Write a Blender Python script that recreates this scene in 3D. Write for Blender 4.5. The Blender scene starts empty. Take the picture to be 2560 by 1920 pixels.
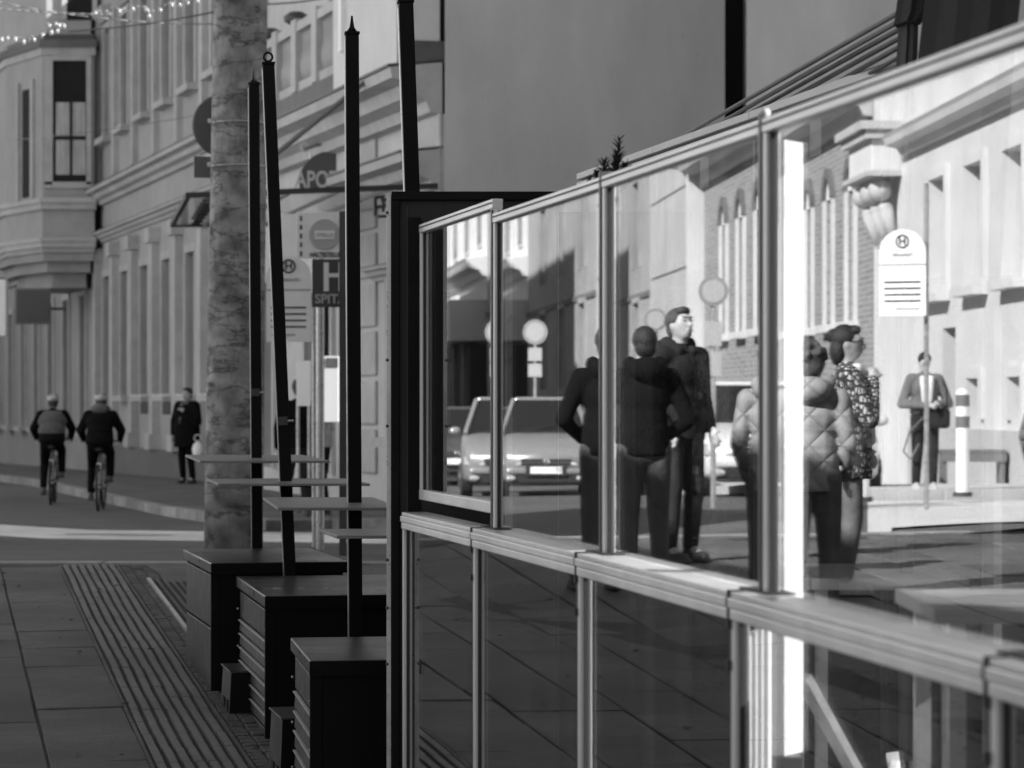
import bpy, bmesh, math, random
from mathutils import Vector, Matrix
R = math.radians
random.seed(7)
scene = bpy.context.scene
C = scene.collection

# ------------------------------------------------------------------ camera
FPX, EYE, HOR = 7100.0, 1.6, 1005.0      # focal length in photo pixels, eye height, horizon row
cd = bpy.data.cameras.new("camera"); cam = bpy.data.objects.new("camera", cd); C.objects.link(cam)
cam.location = (0, 0, EYE); cam.rotation_euler = (R(90), 0, 0)
cd.sensor_width = 36; cd.lens = FPX/2560*36; cd.shift_y = (HOR-960)/2560
cd.clip_start = .1; cd.clip_end = 1500
cd.dof.use_dof = True; cd.dof.focus_distance = 11.3; cd.dof.aperture_fstop = 6.0
scene.camera = cam
# ------------------------------------------------------------------ light
SUN_DIR = Vector((.93, -.37, 0)).normalized(); SUN_EL = R(32)
w = bpy.data.worlds.new("World"); scene.world = w; w.use_nodes = True
nt = w.node_tree; bg = nt.nodes["Background"]
sky = nt.nodes.new("ShaderNodeTexSky"); sky.sky_type = 'NISHITA'; sky.sun_disc = False
sky.sun_elevation = SUN_EL; sky.sun_rotation = math.atan2(SUN_DIR.x, SUN_DIR.y)
bw = nt.nodes.new("ShaderNodeRGBToBW")          # the photograph is black and white
nt.links.new(sky.outputs[0], bw.inputs[0]); nt.links.new(bw.outputs[0], bg.inputs[0]); bg.inputs[1].default_value = .072
sd = bpy.data.lights.new("sun", 'SUN'); sun = bpy.data.objects.new("sun", sd); C.objects.link(sun)
sd.energy = 5.0; sd.angle = R(.5); sd.color = (1, 1, 1)
v = Vector((SUN_DIR.x*math.cos(SUN_EL), SUN_DIR.y*math.cos(SUN_EL), math.sin(SUN_EL)))
sun.rotation_euler = v.to_track_quat('Z', 'Y').to_euler(); sun.location = v*60
scene.view_settings.view_transform = 'Standard'; scene.view_settings.look = 'None'
scene.view_settings.exposure = 1.25; scene.view_settings.gamma = 1
scene.view_settings.use_curve_mapping = False
scene.render.engine = 'CYCLES'

# ------------------------------------------------------------------ helpers
def P(px, py, D): return Vector(((px-1280)/FPX*D, D, EYE+(HOR-py)/FPX*D))
def PX(px, D): return (px-1280)/FPX*D
def S(t): t = max(0, min(1, t)); return t*t*(3-2*t)
WM = {}                                          # our own world matrices
def thing(name, label, cat, loc=(0, 0, 0), rz=0, group=None, kind=None):
    o = bpy.data.objects.new(name, None); C.objects.link(o)
    o.empty_display_size = .1
    o.location = loc; o.rotation_euler = (0, 0, rz); WM[o.name] = Matrix.Translation(loc) @ Matrix.Rotation(rz, 4, 'Z')
    if label: o['label'] = label
    if cat: o['category'] = cat
    if group: o['group'] = group
    if kind: o['kind'] = kind
    return o
def tag(o, label, cat=None, group=None):
    o['label'] = label
    if cat: o['category'] = cat
    if group: o['group'] = group
    return o
class MB:
    def __init__(s, M=None): s.v = []; s.f = []; s.M = M or Matrix.Identity(4)
    def add(s, vs, fs):
        n = len(s.v); s.v += [s.M @ Vector(p) for p in vs]; s.f += [tuple(i+n for i in f) for f in fs]; return s
    def box(s, x0, x1, y0, y1, z0, z1):
        vs = [(x, y, z) for z in (z0, z1) for y in (y0, y1) for x in (x0, x1)]
        return s.add(vs, [(0, 2, 3, 1), (4, 5, 7, 6), (0, 1, 5, 4), (2, 6, 7, 3), (0, 4, 6, 2), (1, 3, 7, 5)])
    def cbox(s, c, sx, sy, sz, rz=0):
        ca, sa = math.cos(rz), math.sin(rz); vs = []
        for z in (-sz/2, sz/2):
            for y in (-sy/2, sy/2):
                for x in (-sx/2, sx/2): vs.append((c[0]+x*ca-y*sa, c[1]+x*sa+y*ca, c[2]+z))
        return s.add(vs, [(0, 2, 3, 1), (4, 5, 7, 6), (0, 1, 5, 4), (2, 6, 7, 3), (0, 4, 6, 2), (1, 3, 7, 5)])
    def hexa(s, p): # 8 points: bottom 4 ccw, top 4 ccw
        return s.add(p, [(3, 2, 1, 0), (4, 5, 6, 7), (0, 1, 5, 4), (1, 2, 6, 5), (2, 3, 7, 6), (3, 0, 4, 7)])
    def beam(s, a, b, w, h, up=(0, 0, 1)):
        a, b = Vector(a), Vector(b); d = (b-a).normalized(); u = Vector(up)
        if abs(d.dot(u)) > .99: u = Vector((0, 1, 0))
        r = d.cross(u).normalized(); u = r.cross(d)
        p = []
        for q in (a, b): p += [q-r*w/2-u*h/2, q+r*w/2-u*h/2, q+r*w/2+u*h/2, q-r*w/2+u*h/2]
        return s.add(p, [(3, 2, 1, 0), (4, 5, 6, 7), (0, 1, 5, 4), (1, 2, 6, 5), (2, 3, 7, 6), (3, 0, 4, 7)])
    def tube(s, a, b, r0, r1=None, n=10, cap=True):
        a, b = Vector(a), Vector(b); r1 = r0 if r1 is None else r1
        d = (b-a).normalized(); u = Vector((0, 0, 1)) if abs(d.z) < .95 else Vector((1, 0, 0))
        r = d.cross(u).normalized(); u = r.cross(d); vs = []
        for q, rr in ((a, r0), (b, r1)):
            for i in range(n):
                t = 2*math.pi*i/n; vs.append(q+(r*math.cos(t)+u*math.sin(t))*rr)
        fs = [(i, (i+1) % n, n+(i+1) % n, n+i) for i in range(n)]
        if cap: fs += [tuple(range(n))[::-1], tuple(range(n, 2*n))]
        return s.add(vs, fs)
    def path(s, pts, r, n=8):
        for a, b in zip(pts, pts[1:]): s.tube(a, b, r, n=n)
        return s
    def ell(s, c, rx, ry, rz, n=14, m=9, rot=None):
        vs = []; c = Vector(c)
        for j in range(m+1):
            ph = math.pi*j/m-math.pi/2
            for i in range(n):
                t = 2*math.pi*i/n; q = Vector((rx*math.cos(ph)*math.cos(t), ry*math.cos(ph)*math.sin(t), rz*math.sin(ph)))
                if rot: q = rot @ q
                vs.append(c+q)
        fs = [(j*n+i, j*n+(i+1) % n, (j+1)*n+(i+1) % n, (j+1)*n+i) for j in range(m) for i in range(n)]
        return s.add(vs, fs)
    def cap(s, a, ra, b, rb, n=12):
        s.ell(a, ra, ra, ra, n, 8); s.ell(b, rb, rb, rb, n, 8); return s.tube(a, b, ra, rb, n)
    def lathe(s, c, prof, n=20, a0=0):
        vs = [(c[0]+r*math.cos(a0+2*math.pi*i/n), c[1]+r*math.sin(a0+2*math.pi*i/n), c[2]+z) for r, z in prof for i in range(n)]
        m = len(prof)
        fs = [(j*n+i, j*n+(i+1) % n, (j+1)*n+(i+1) % n, (j+1)*n+i) for j in range(m-1) for i in range(n)]
        fs += [tuple(range(n))[::-1], tuple(range((m-1)*n, m*n))]
        return s.add(vs, fs)
    def torus(s, c, R0, r0, ax='x', n=24, m=6):
        vs = []
        for i in range(n):
            t = 2*math.pi*i/n
            for j in range(m):
                q = 2*math.pi*j/m; rr = R0+r0*math.cos(q); h = r0*math.sin(q)
                p = {'x': (h, rr*math.cos(t), rr*math.sin(t)), 'y': (rr*math.cos(t), h, rr*math.sin(t)), 'z': (rr*math.cos(t), rr*math.sin(t), h)}[ax]
                vs.append((c[0]+p[0], c[1]+p[1], c[2]+p[2]))
        return s.add(vs, [(i*m+j, ((i+1) % n)*m+j, ((i+1) % n)*m+(j+1) % m, i*m+(j+1) % m) for i in range(n) for j in range(m)])
    def extr(s, prof, u0, u1):   # profile in (out, z), extruded along local x
        n = len(prof); vs = [(u0, a, b) for a, b in prof]+[(u1, a, b) for a, b in prof]
        return s.add(vs, [(i, (i+1) % n, n+(i+1) % n, n+i) for i in range(n)]+[tuple(range(n))[::-1], tuple(range(n, 2*n))])
    def prism(s, pts, z0, z1):
        n = len(pts); vs = [(p[0], p[1], z0) for p in pts]+[(p[0], p[1], z1) for p in pts]
        return s.add(vs, [(i, (i+1) % n, n+(i+1) % n, n+i) for i in range(n)]+[tuple(range(n))[::-1], tuple(range(n, 2*n))])
    def mesh(s, name, inv=None):
        m = bpy.data.meshes.new(name)
        vs = [inv @ p for p in s.v] if inv else s.v
        m.from_pydata([tuple(p) for p in vs], [], s.f); m.update(); return m
    def build(s, name, mat, parent=None, smooth=False, bevel=0, fix=True, label=None):
        inv = WM[parent.name].inverted() if parent else None
        if parent is not None and parent.name not in WM: inv = None
        m = s.mesh(name, inv)
        if fix:
            b = bmesh.new(); b.from_mesh(m); bmesh.ops.recalc_face_normals(b, faces=b.faces); b.to_mesh(m); b.free()
        m.materials.append(mat)
        if smooth: m.polygons.foreach_set('use_smooth', [True]*len(m.polygons))
        o = bpy.data.objects.new(name, m); C.objects.link(o)
        if parent: o.parent = parent; WM[o.name] = WM[parent.name]
        else: WM[o.name] = Matrix.Identity(4)
        if bevel:
            bv = o.modifiers.new('bevel', 'BEVEL'); bv.width = bevel; bv.segments = 2; bv.limit_method = 'ANGLE'
        if label: o['label'] = label
        return o
def struct(o): o['kind'] = 'structure'; return o
def stuff(o): o['kind'] = 'stuff'; return o

# ------------------------------------------------------------------ materials (all grey: the photograph is black and white)
def mat(name, base, rough=.6, metal=0, var=0, vs=8, bump=0, bs=60, streak=False, spec=.5, stretch=None, vs2=None):
    m = bpy.data.materials.new(name); m.use_nodes = True; n = m.node_tree.nodes; l = m.node_tree.links
    b = n["Principled BSDF"]; b.inputs['Base Color'].default_value = (base, base, base, 1)
    b.inputs['Roughness'].default_value = rough; b.inputs['Metallic'].default_value = metal
    b.inputs['Specular IOR Level'].default_value = spec
    tc = n.new('ShaderNodeTexCoord'); src = tc.outputs['Object']
    if stretch:
        mp = n.new('ShaderNodeMapping'); mp.inputs['Scale'].default_value = stretch; l.new(src, mp.inputs[0]); src = mp.outputs[0]
    if var:
        t = n.new('ShaderNodeTexNoise'); t.inputs['Scale'].default_value = vs; t.inputs['Detail'].default_value = 8; t.inputs['Roughness'].default_value = .65
        l.new(src, t.inputs['Vector'])
        r = n.new('ShaderNodeMapRange'); r.inputs[1].default_value = .3; r.inputs[2].default_value = .7
        r.inputs[3].default_value = base*(1-var); r.inputs[4].default_value = base*(1+var)
        l.new(t.outputs[0], r.inputs[0])
        t3 = n.new('ShaderNodeTexNoise'); t3.inputs['Scale'].default_value = vs*.13; t3.inputs['Detail'].default_value = 4; l.new(src, t3.inputs['Vector'])
        r3 = n.new('ShaderNodeMapRange'); r3.inputs[1].default_value = .35; r3.inputs[2].default_value = .65; r3.inputs[3].default_value = 1-var*.8; r3.inputs[4].default_value = 1+var*.5
        t4 = n.new('ShaderNodeTexVoronoi'); t4.inputs['Scale'].default_value = 5; l.new(src, t4.inputs['Vector'])
        r4 = n.new('ShaderNodeMapRange'); r4.inputs[1].default_value = .05; r4.inputs[2].default_value = .09; r4.inputs[3].default_value = 1-var; r4.inputs[4].default_value = 1
        l.new(t3.outputs[0], r3.inputs[0]); l.new(t4.outputs['Distance'], r4.inputs[0])
        mu1 = n.new('ShaderNodeMath'); mu1.operation = 'MULTIPLY'; mu2 = n.new('ShaderNodeMath'); mu2.operation = 'MULTIPLY'
        l.new(r.outputs[0], mu1.inputs[0]); l.new(r3.outputs[0], mu1.inputs[1]); l.new(mu1.outputs[0], mu2.inputs[0]); l.new(r4.outputs[0], mu2.inputs[1]); l.new(mu2.outputs[0], b.inputs['Base Color'])
        r2 = n.new('ShaderNodeMapRange'); r2.inputs[1].default_value = .3; r2.inputs[2].default_value = .7
        r2.inputs[3].default_value = max(0, rough-.12); r2.inputs[4].default_value = min(1, rough+.1)
        l.new(t.outputs[0], r2.inputs[0]); l.new(r2.outputs[0], b.inputs['Roughness'])
    if bump:
        t2 = n.new('ShaderNodeTexNoise'); t2.inputs['Scale'].default_value = bs; t2.inputs['Detail'].default_value = 5
        l.new(src, t2.inputs['Vector'])
        bp = n.new('ShaderNodeBump'); bp.inputs['Strength'].default_value = bump; bp.inputs['Distance'].default_value = .01
        l.new(t2.outputs[0], bp.inputs['Height']); l.new(bp.outputs[0], b.inputs['Normal'])
    return m
M = {}
M['slab'] = mat('slab_concrete', .115, .75, 0, .34, 9, .8, 90)
M['slab_dark'] = mat('slab_concrete_dark', .095, .75, 0, .3, 4, .5, 120)
M['joint'] = mat('joint_sand', .075, .95, 0, .4, 10, .6, 150)
M['asphalt'] = mat('asphalt', .10, .85, 0, .35, 1.2, .6, 90)
M['kerb'] = mat('kerb_granite', .28, .7, 0, .3, 6, .4, 80)
M['rib'] = mat('tactile_rib', .175, .7, 0, .25, 8, .4, 100)
M['cobble'] = mat('small_setts', .09, .8, 0, .4, 30, .8, 60)
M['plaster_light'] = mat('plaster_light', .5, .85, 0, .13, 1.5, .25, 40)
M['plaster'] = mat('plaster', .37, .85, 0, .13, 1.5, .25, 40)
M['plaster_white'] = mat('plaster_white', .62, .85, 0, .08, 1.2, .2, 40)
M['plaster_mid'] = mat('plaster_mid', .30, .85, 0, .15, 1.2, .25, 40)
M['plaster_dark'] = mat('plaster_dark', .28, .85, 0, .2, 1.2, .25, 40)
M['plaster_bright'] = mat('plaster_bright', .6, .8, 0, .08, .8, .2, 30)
M['trim'] = mat('stucco_trim', .44, .8, 0, .15, 3, .3, 30)
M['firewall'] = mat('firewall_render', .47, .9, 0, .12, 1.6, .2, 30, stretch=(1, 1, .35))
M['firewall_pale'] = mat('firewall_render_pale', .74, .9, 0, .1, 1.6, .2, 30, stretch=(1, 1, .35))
M['stone'] = mat('plinth_stone', .13, .75, 0, .3, 2, .3, 20)
M['stone_light'] = mat('stone_light', .42, .8, 0, .1, .8, .2, 20)
M['black'] = mat('black_coating', .004, .55, 0, .3, 6, .08, 200, spec=.18)
M['anthracite'] = mat('anthracite_board', .010, .5, 0, .25, 5, .1, 150, stretch=(1, 1, .2))
M['cabinet'] = mat('cabinet_metal', .065, .42, .3, .3, 5, .06, 120)
M['lid'] = mat('cabinet_lid', .09, .34, .4, .15, 1.6, .05, 90)
M['shelf'] = mat('shelf_metal', .22, .45, .3, .25, 6, .1, 80)
M['highlight_lip'] = mat('slat_highlight', .6, .5, .1)  # bright tone painting the highlight along each cabinet slat
M['alu'] = mat('aluminium', .8, .42, .45, .10, 5, .04, 60, stretch=(1, 1, .15))
M['alu_dark'] = mat('dark_gasket', .03, .6)  # near-black tone for gaskets, grooves, caps and hinges
M['steel_pale'] = mat('galvanised_steel', .5, .35, .6, .2, 20)
M['white_paint'] = mat('white_paint', .85, .5, 0, .04, 3)
M['off_white'] = mat('sign_white', .84, .5, 0, .05, 4)
M['sign_grey'] = mat('sign_grey', .42, .5)
M['sign_dark'] = mat('sign_dark', .06, .5)
M['sign_mid'] = mat('sign_mid', .16, .5)
M['letter'] = mat('letter_black', .02, .6)
M['letter_pale'] = mat('letter_pale', .45, .6)
M['window'] = mat('window_glass', .02, .15, 0, 0, spec=.12)
M['curtain'] = mat('window_curtain', .45, .7, 0, .3, 3, stretch=(4, 4, .5))
M['blind'] = mat('window_blind_white', .7, .7, 0, .12, 2, stretch=(3, 3, .4))
M['dark_room'] = mat('dark_opening', .012, .9)
M['rubber'] = mat('rubber', .02, .8)
M['wire'] = mat('wire', .18, .5, .3)
M['bulb'] = mat('bulb_glass', .3, .2, 0, spec=1)
M['skin'] = mat('skin', .46, .55, 0, .08, 12, .1, 90)
M['hair'] = mat('hair', .02, .6, 0, .5, 60, .8, 120, stretch=(1, 1, .3))
M['hair_mid'] = mat('hair_brown', .07, .6, 0, .5, 60, .8, 120, stretch=(1, 1, .3))
M['cloth_black'] = mat('cloth_black', .006, .95, 0, .3, 20, .6, 25, spec=.1)
M['cloth_dark'] = mat('cloth_dark', .028, .95, 0, .3, 9, .9, 18, spec=.15)
M['cloth_trouser'] = mat('cloth_trouser', .05, .95, 0, .3, 9, .9, 18, spec=.15)
M['cloth_mid'] = mat('cloth_mid', .10, .9, 0, .25, 9, .8, 20)
M['cloth_grey'] = mat('cloth_grey', .16, .9, 0, .25, 9, .8, 20)
M['cloth_pale'] = mat('cloth_pale', .5, .9, 0, .15, 9, .6, 20)
M['cloth_white'] = mat('cloth_white', .75, .9, 0, .1, 9, .6, 20)
M['shoe_pale'] = mat('shoe_pale', .45, .7, 0, .2, 20)
M['paint_silver'] = mat('car_paint_silver', .24, .28, .15, spec=.8)
M['paint_white'] = mat('car_paint_white', .6, .25, 0, spec=.8)
M['paint_dark'] = mat('car_paint_dark', .1, .25, .3, spec=.8)
M['chrome'] = mat('chrome', .8, .1, 1)
M['lens'] = mat('headlamp_lens', .75, .08, .6, spec=1)
M['needle'] = mat('yew_needle', .045, .6, 0, .3, 30)
M['umbrella'] = mat('umbrella_cloth', .03, .9, 0, .2, 6, .4, 20)
M['umbrella_light'] = mat('umbrella_cloth_faded', .075, .9, 0, .2, 6, .4, 20)
M['wood'] = mat('wood_pale', .35, .6, 0, .2, 8, stretch=(1, 8, 1))
M['table'] = mat('table_top', .3, .4, 0, .1, 5)
M['reed'] = mat('frosted_strip', .32, .6)

def special_glass(name='screen_glass', IOR=2.75, tint=.9):
    m = bpy.data.materials.new(name); m.use_nodes = True; n = m.node_tree.nodes; l = m.node_tree.links
    n.clear(); out = n.new('ShaderNodeOutputMaterial'); mix = n.new('ShaderNodeMixShader')
    tr = n.new('ShaderNodeBsdfTransparent'); tr.inputs[0].default_value = (tint, tint, tint, 1)
    gl = n.new('ShaderNodeBsdfGlossy'); gl.inputs['Roughness'].default_value = 0; gl.inputs[0].default_value = (.97, .97, .97, 1)
    fr = n.new('ShaderNodeFresnel'); fr.inputs['IOR'].default_value = 1.72
    # each face of the pane reflects by its angle; leaving the pane the index is inverted back
    ge = n.new('ShaderNodeNewGeometry'); io = n.new('ShaderNodeMapRange'); io.inputs[3].default_value = IOR; io.inputs[4].default_value = 1/IOR
    l.new(ge.outputs['Backfacing'], io.inputs[0]); l.new(io.outputs[0], fr.inputs['IOR'])
    l.new(fr.outputs[0], mix.inputs[0]); l.new(tr.outputs[0], mix.inputs[1]); l.new(gl.outputs[0], mix.inputs[2])
    # light dirt: dried rain streaks
    df = n.new('ShaderNodeBsdfDiffuse'); df.inputs[0].default_value = (.6, .6, .6, 1)
    tc = n.new('ShaderNodeTexCoord'); mp = n.new('ShaderNodeMapping'); mp.inputs['Scale'].default_value = (14, 14, .25)
    ns = n.new('ShaderNodeTexNoise'); ns.inputs['Scale'].default_value = 1.6; ns.inputs['Detail'].default_value = 6
    mr = n.new('ShaderNodeMapRange'); mr.inputs[1].default_value = .56; mr.inputs[2].default_value = .8; mr.inputs[4].default_value = .07
    m2 = n.new('ShaderNodeMixShader')
    l.new(tc.outputs['Object'], mp.inputs[0]); l.new(mp.outputs[0], ns.inputs['Vector']); l.new(ns.outputs[0], mr.inputs[0]); l.new(mr.outputs[0], m2.inputs[0])
    l.new(mix.outputs[0], m2.inputs[1]); l.new(df.outputs[0], m2.inputs[2]); l.new(m2.outputs[0], out.inputs[0])
    return m
M['glass'] = special_glass(); M['canopy_glass'] = special_glass('canopy_glass', 1.4, .8); M['glass_tinted'] = special_glass('tinted_glass', 1.06, .42)

def mast_concrete():
    m = mat('mast_concrete', .2, .85, 0, .3, 6, .5, 60); n = m.node_tree.nodes; l = m.node_tree.links; b = n['Principled BSDF']
    tc = n.new('ShaderNodeTexCoord')
    def cracks(scale, stretch, w_, lo):
        mp = n.new('ShaderNodeMapping'); mp.inputs['Scale'].default_value = stretch; l.new(tc.outputs['Object'], mp.inputs[0])
        ns = n.new('ShaderNodeTexNoise'); ns.inputs['Scale'].default_value = scale; ns.inputs['Detail'].default_value = 7; ns.inputs['Roughness'].default_value = .62; l.new(mp.outputs[0], ns.inputs['Vector'])
        su = n.new('ShaderNodeMath'); su.operation = 'SUBTRACT'; su.inputs[1].default_value = .5; l.new(ns.outputs[0], su.inputs[0])
        ab = n.new('ShaderNodeMath'); ab.operation = 'ABSOLUTE'; l.new(su.outputs[0], ab.inputs[0])
        mr = n.new('ShaderNodeMapRange'); mr.inputs[1].default_value = 0; mr.inputs[2].default_value = w_; mr.inputs[3].default_value = lo; mr.inputs[4].default_value = 1; l.new(ab.outputs[0], mr.inputs[0]); return mr
    c1, c2 = cracks(1.3, (1, 1, 3.2), .022, .35), cracks(1.6, (3, 3, .7), .010, .6)
    mr = n.new('ShaderNodeMath'); mr.operation = 'MULTIPLY'; l.new(c1.outputs[0], mr.inputs[0]); l.new(c2.outputs[0], mr.inputs[1])
    n2 = n.new('ShaderNodeTexNoise'); n2.inputs['Scale'].default_value = 5; n2.inputs['Detail'].default_value = 10; l.new(tc.outputs['Object'], n2.inputs['Vector'])
    m3 = n.new('ShaderNodeMapRange'); m3.inputs[1].default_value = .3; m3.inputs[2].default_value = .7; m3.inputs[3].default_value = .10; m3.inputs[4].default_value = .46
    l.new(n2.outputs[0], m3.inputs[0])
    mu = n.new('ShaderNodeMath'); mu.operation = 'MULTIPLY'; l.new(mr.outputs[0], mu.inputs[0]); l.new(m3.outputs[0], mu.inputs[1]); l.new(mu.outputs[0], b.inputs['Base Color'])
    bp = n.new('ShaderNodeBump'); bp.inputs['Distance'].default_value = .01; bp.inputs['Strength'].default_value = .5
    l.new(mr.outputs[0], bp.inputs['Height']); l.new(bp.outputs[0], b.inputs['Normal'])
    return m
M['mast'] = mast_concrete()
def brickwork():
    m = mat('brickwork', .34, .85); n = m.node_tree.nodes; l = m.node_tree.links; b = n['Principled BSDF']
    tc = n.new('ShaderNodeTexCoord'); mp = n.new('ShaderNodeMapping'); mp.inputs['Rotation'].default_value = (R(90), 0, 0); l.new(tc.outputs['Object'], mp.inputs[0])
    br = n.new('ShaderNodeTexBrick'); br.inputs['Color1'].default_value = (.2, .2, .2, 1); br.inputs['Color2'].default_value = (.26, .26, .26, 1)
    br.inputs['Mortar'].default_value = (.36, .36, .36, 1); br.inputs['Scale'].default_value = 1; br.inputs['Mortar Size'].default_value = .012
    br.inputs['Brick Width'].default_value = .3; br.inputs['Row Height'].default_value = .1
    l.new(mp.outputs[0], br.inputs[0]); l.new(br.outputs[0], b.inputs['Base Color'])
    return m
M['brick'] = brickwork()
def pattern_cloth():
    m = mat('patterned_cloth', .1, .9); n = m.node_tree.nodes; l = m.node_tree.links; b = n['Principled BSDF']
    tc = n.new('ShaderNodeTexCoord'); mp = n.new('ShaderNodeMapping'); mp.inputs['Scale'].default_value = (8, 8, 4); l.new(tc.outputs['Object'], mp.inputs[0])
    vo = n.new('ShaderNodeTexVoronoi'); vo.feature = 'DISTANCE_TO_EDGE'; l.new(mp.outputs[0], vo.inputs['Vector'])
    mr = n.new('ShaderNodeMapRange'); mr.inputs[1].default_value = .15; mr.inputs[2].default_value = .25; mr.inputs[3].default_value = .03; mr.inputs[4].default_value = .6
    l.new(vo.outputs['Distance'], mr.inputs[0]); l.new(mr.outputs[0], b.inputs['Base Color']); return m
M['pattern'] = pattern_cloth()
def quilt(name, base, kind):
    m = mat(name, base, .7, 0, .1, 6); n = m.node_tree.nodes; l = m.node_tree.links; b = n['Principled BSDF']
    tc = n.new('ShaderNodeTexCoord'); mp = n.new('ShaderNodeMapping'); mp.inputs['Rotation'].default_value = (0, R(45 if kind == 'd' else 0), 0); l.new(tc.outputs['Object'], mp.inputs[0])
    mx = n.new('ShaderNodeMath'); mx.operation = 'MINIMUM' ; outs = []
    for ax in ((0, 2) if kind == 'd' else (2, 2)):
        sp = n.new('ShaderNodeSeparateXYZ'); l.new(mp.outputs[0], sp.inputs[0])
        s = n.new('ShaderNodeMath'); s.operation = 'MULTIPLY'; s.inputs[1].default_value = math.pi/(.13 if kind == 'd' else .07); l.new(sp.outputs[ax], s.inputs[0])
        q = n.new('ShaderNodeMath'); q.operation = 'SINE'; l.new(s.outputs[0], q.inputs[0])
        a = n.new('ShaderNodeMath'); a.operation = 'ABSOLUTE'; l.new(q.outputs[0], a.inputs[0]); outs.append(a)
    l.new(outs[0].outputs[0], mx.inputs[0]); l.new(outs[1].outputs[0], mx.inputs[1])
    pw = n.new('ShaderNodeMath'); pw.operation = 'POWER'; pw.inputs[1].default_value = .4; l.new(mx.outputs[0], pw.inputs[0])
    bp = n.new('ShaderNodeBump'); bp.inputs['Distance'].default_value = .02; bp.inputs['Strength'].default_value = .8; l.new(pw.outputs[0], bp.inputs['Height']); l.new(bp.outputs[0], b.inputs['Normal'])
    return m
M['quilt_pale'] = quilt('quilted_coat', .3, 'd'); M['quilt_dark'] = quilt('striped_padded_jacket', .16, 'h')

def text(s, size, mt, parent, Mx, name='lettering', ext=.004, center=True, bold=.0):
    cu = bpy.data.curves.new(name, 'FONT'); cu.body = s; cu.size = size; cu.extrude = ext; cu.offset = bold
    if center: cu.align_x = 'CENTER'
    cu.align_y = 'CENTER'; cu.resolution_u = 3
    t = bpy.data.objects.new('tmp', cu); C.objects.link(t)
    dg = bpy.context.evaluated_depsgraph_get(); me = bpy.data.meshes.new_from_object(t.evaluated_get(dg))
    bpy.data.objects.remove(t); me.name = name
    me.transform((WM[parent.name].inverted() if parent else Matrix.Identity(4)) @ Mx)
    me.materials.clear(); me.materials.append(mt)
    o = bpy.data.objects.new(name, me); C.objects.link(o); o.parent = parent; WM[o.name] = WM[parent.name]; return o
def face_cam(p, rz=0):     # matrix for upright text at p facing -y, turned by rz
    return Matrix.Translation(p) @ Matrix.Rotation(rz, 4, 'Z') @ Matrix.Rotation(R(90), 4, 'X')

# ------------------------------------------------------------------ glass screen line (plan view) and its mirror
TH = (11.8, 11.35, 10.75, 10.2, 9.6); ENDS = (1245, 1520, 1925, 2612, 4300); D0 = 9.85
pts = [Vector((PX(1060, D0), D0))]
for t_, e_ in zip(TH, ENDS):
    tn = math.tan(R(t_)); s_ = (e_-1280)/FPX; q = pts[-1]
    Y = (q.x+q.y*tn)/(s_+tn); pts.append(Vector((s_*Y, Y)))
def mirror2(p, k):
    a, b = pts[k-1], pts[k]; d = (b-a).normalized(); v = Vector(p[:2])-a
    r = a+2*v.dot(d)*d-v; return r
def mdir(v, k):
    d = (pts[k]-pts[k-1]).normalized(); v = Vector(v[:2]); return 2*v.dot(d)*d-v
def RP(px, D, k): return mirror2((PX(px, D), D), k)      # where the thing seen in pane k really stands

# ------------------------------------------------------------------ ground
EDGE = 21.6
def g_pave(x, y): return -.44+.038*y+.13*S((-x-3.9)/1.6)
def g_road(x, y):
    if y < 21.6: b = .26
    elif y < 40: b = .26*(1-(y-21.6)/18.4)
    elif y < 54: b = 0
    else: b = -.012*(y-54)
    return b+.3*S((-x-5)/5)*S((44-y)/10)
def grid(name, x0, x1, y0, y1, nx, ny, fn, m):
    mb = MB(); vs = []
    for j in range(ny+1):
        for i in range(nx+1):
            x = x0+(x1-x0)*i/nx; y = y0+(y1-y0)*j/ny; vs.append((x, y, fn(x, y)))
    mb.add(vs, [(j*(nx+1)+i, j*(nx+1)+i+1, (j+1)*(nx+1)+i+1, (j+1)*(nx+1)+i) for j in range(ny) for i in range(nx)])
    return mb.build(name, m, smooth=True, fix=False)
struct(grid('road', -80, 40, 21.4, 170, 80, 100, g_road, M['asphalt']))
g = grid('ground', -400, 400, -300, 900, 4, 4, lambda x, y: -2.6, M['asphalt']); struct(g)
pav = struct(grid('pavement', -40, 12, -6, EDGE, 60, 30, lambda x, y: g_pave(x, y)-.012, M['joint']))
kb = MB()
for i in range(60):
    x0 = -40+i*.9; x1 = x0+.885; z = g_pave(x0, EDGE)+.004
    kb.box(x0, x1, EDGE-.14, EDGE+.12, z-.6, z)
stuff(kb.build('kerb_stone', M['kerb'], pav, bevel=.01))
# slabs: laid along the walking direction
tdir = Vector((math.sin(R(-11.5)), math.cos(R(-11.5)))); ndir = Vector((tdir.y, -tdir.x))
def uv(p): p = Vector(p); return p.dot(ndir), p.dot(tdir)
def pt(a, b): q = ndir*a+tdir*b; return q
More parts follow.
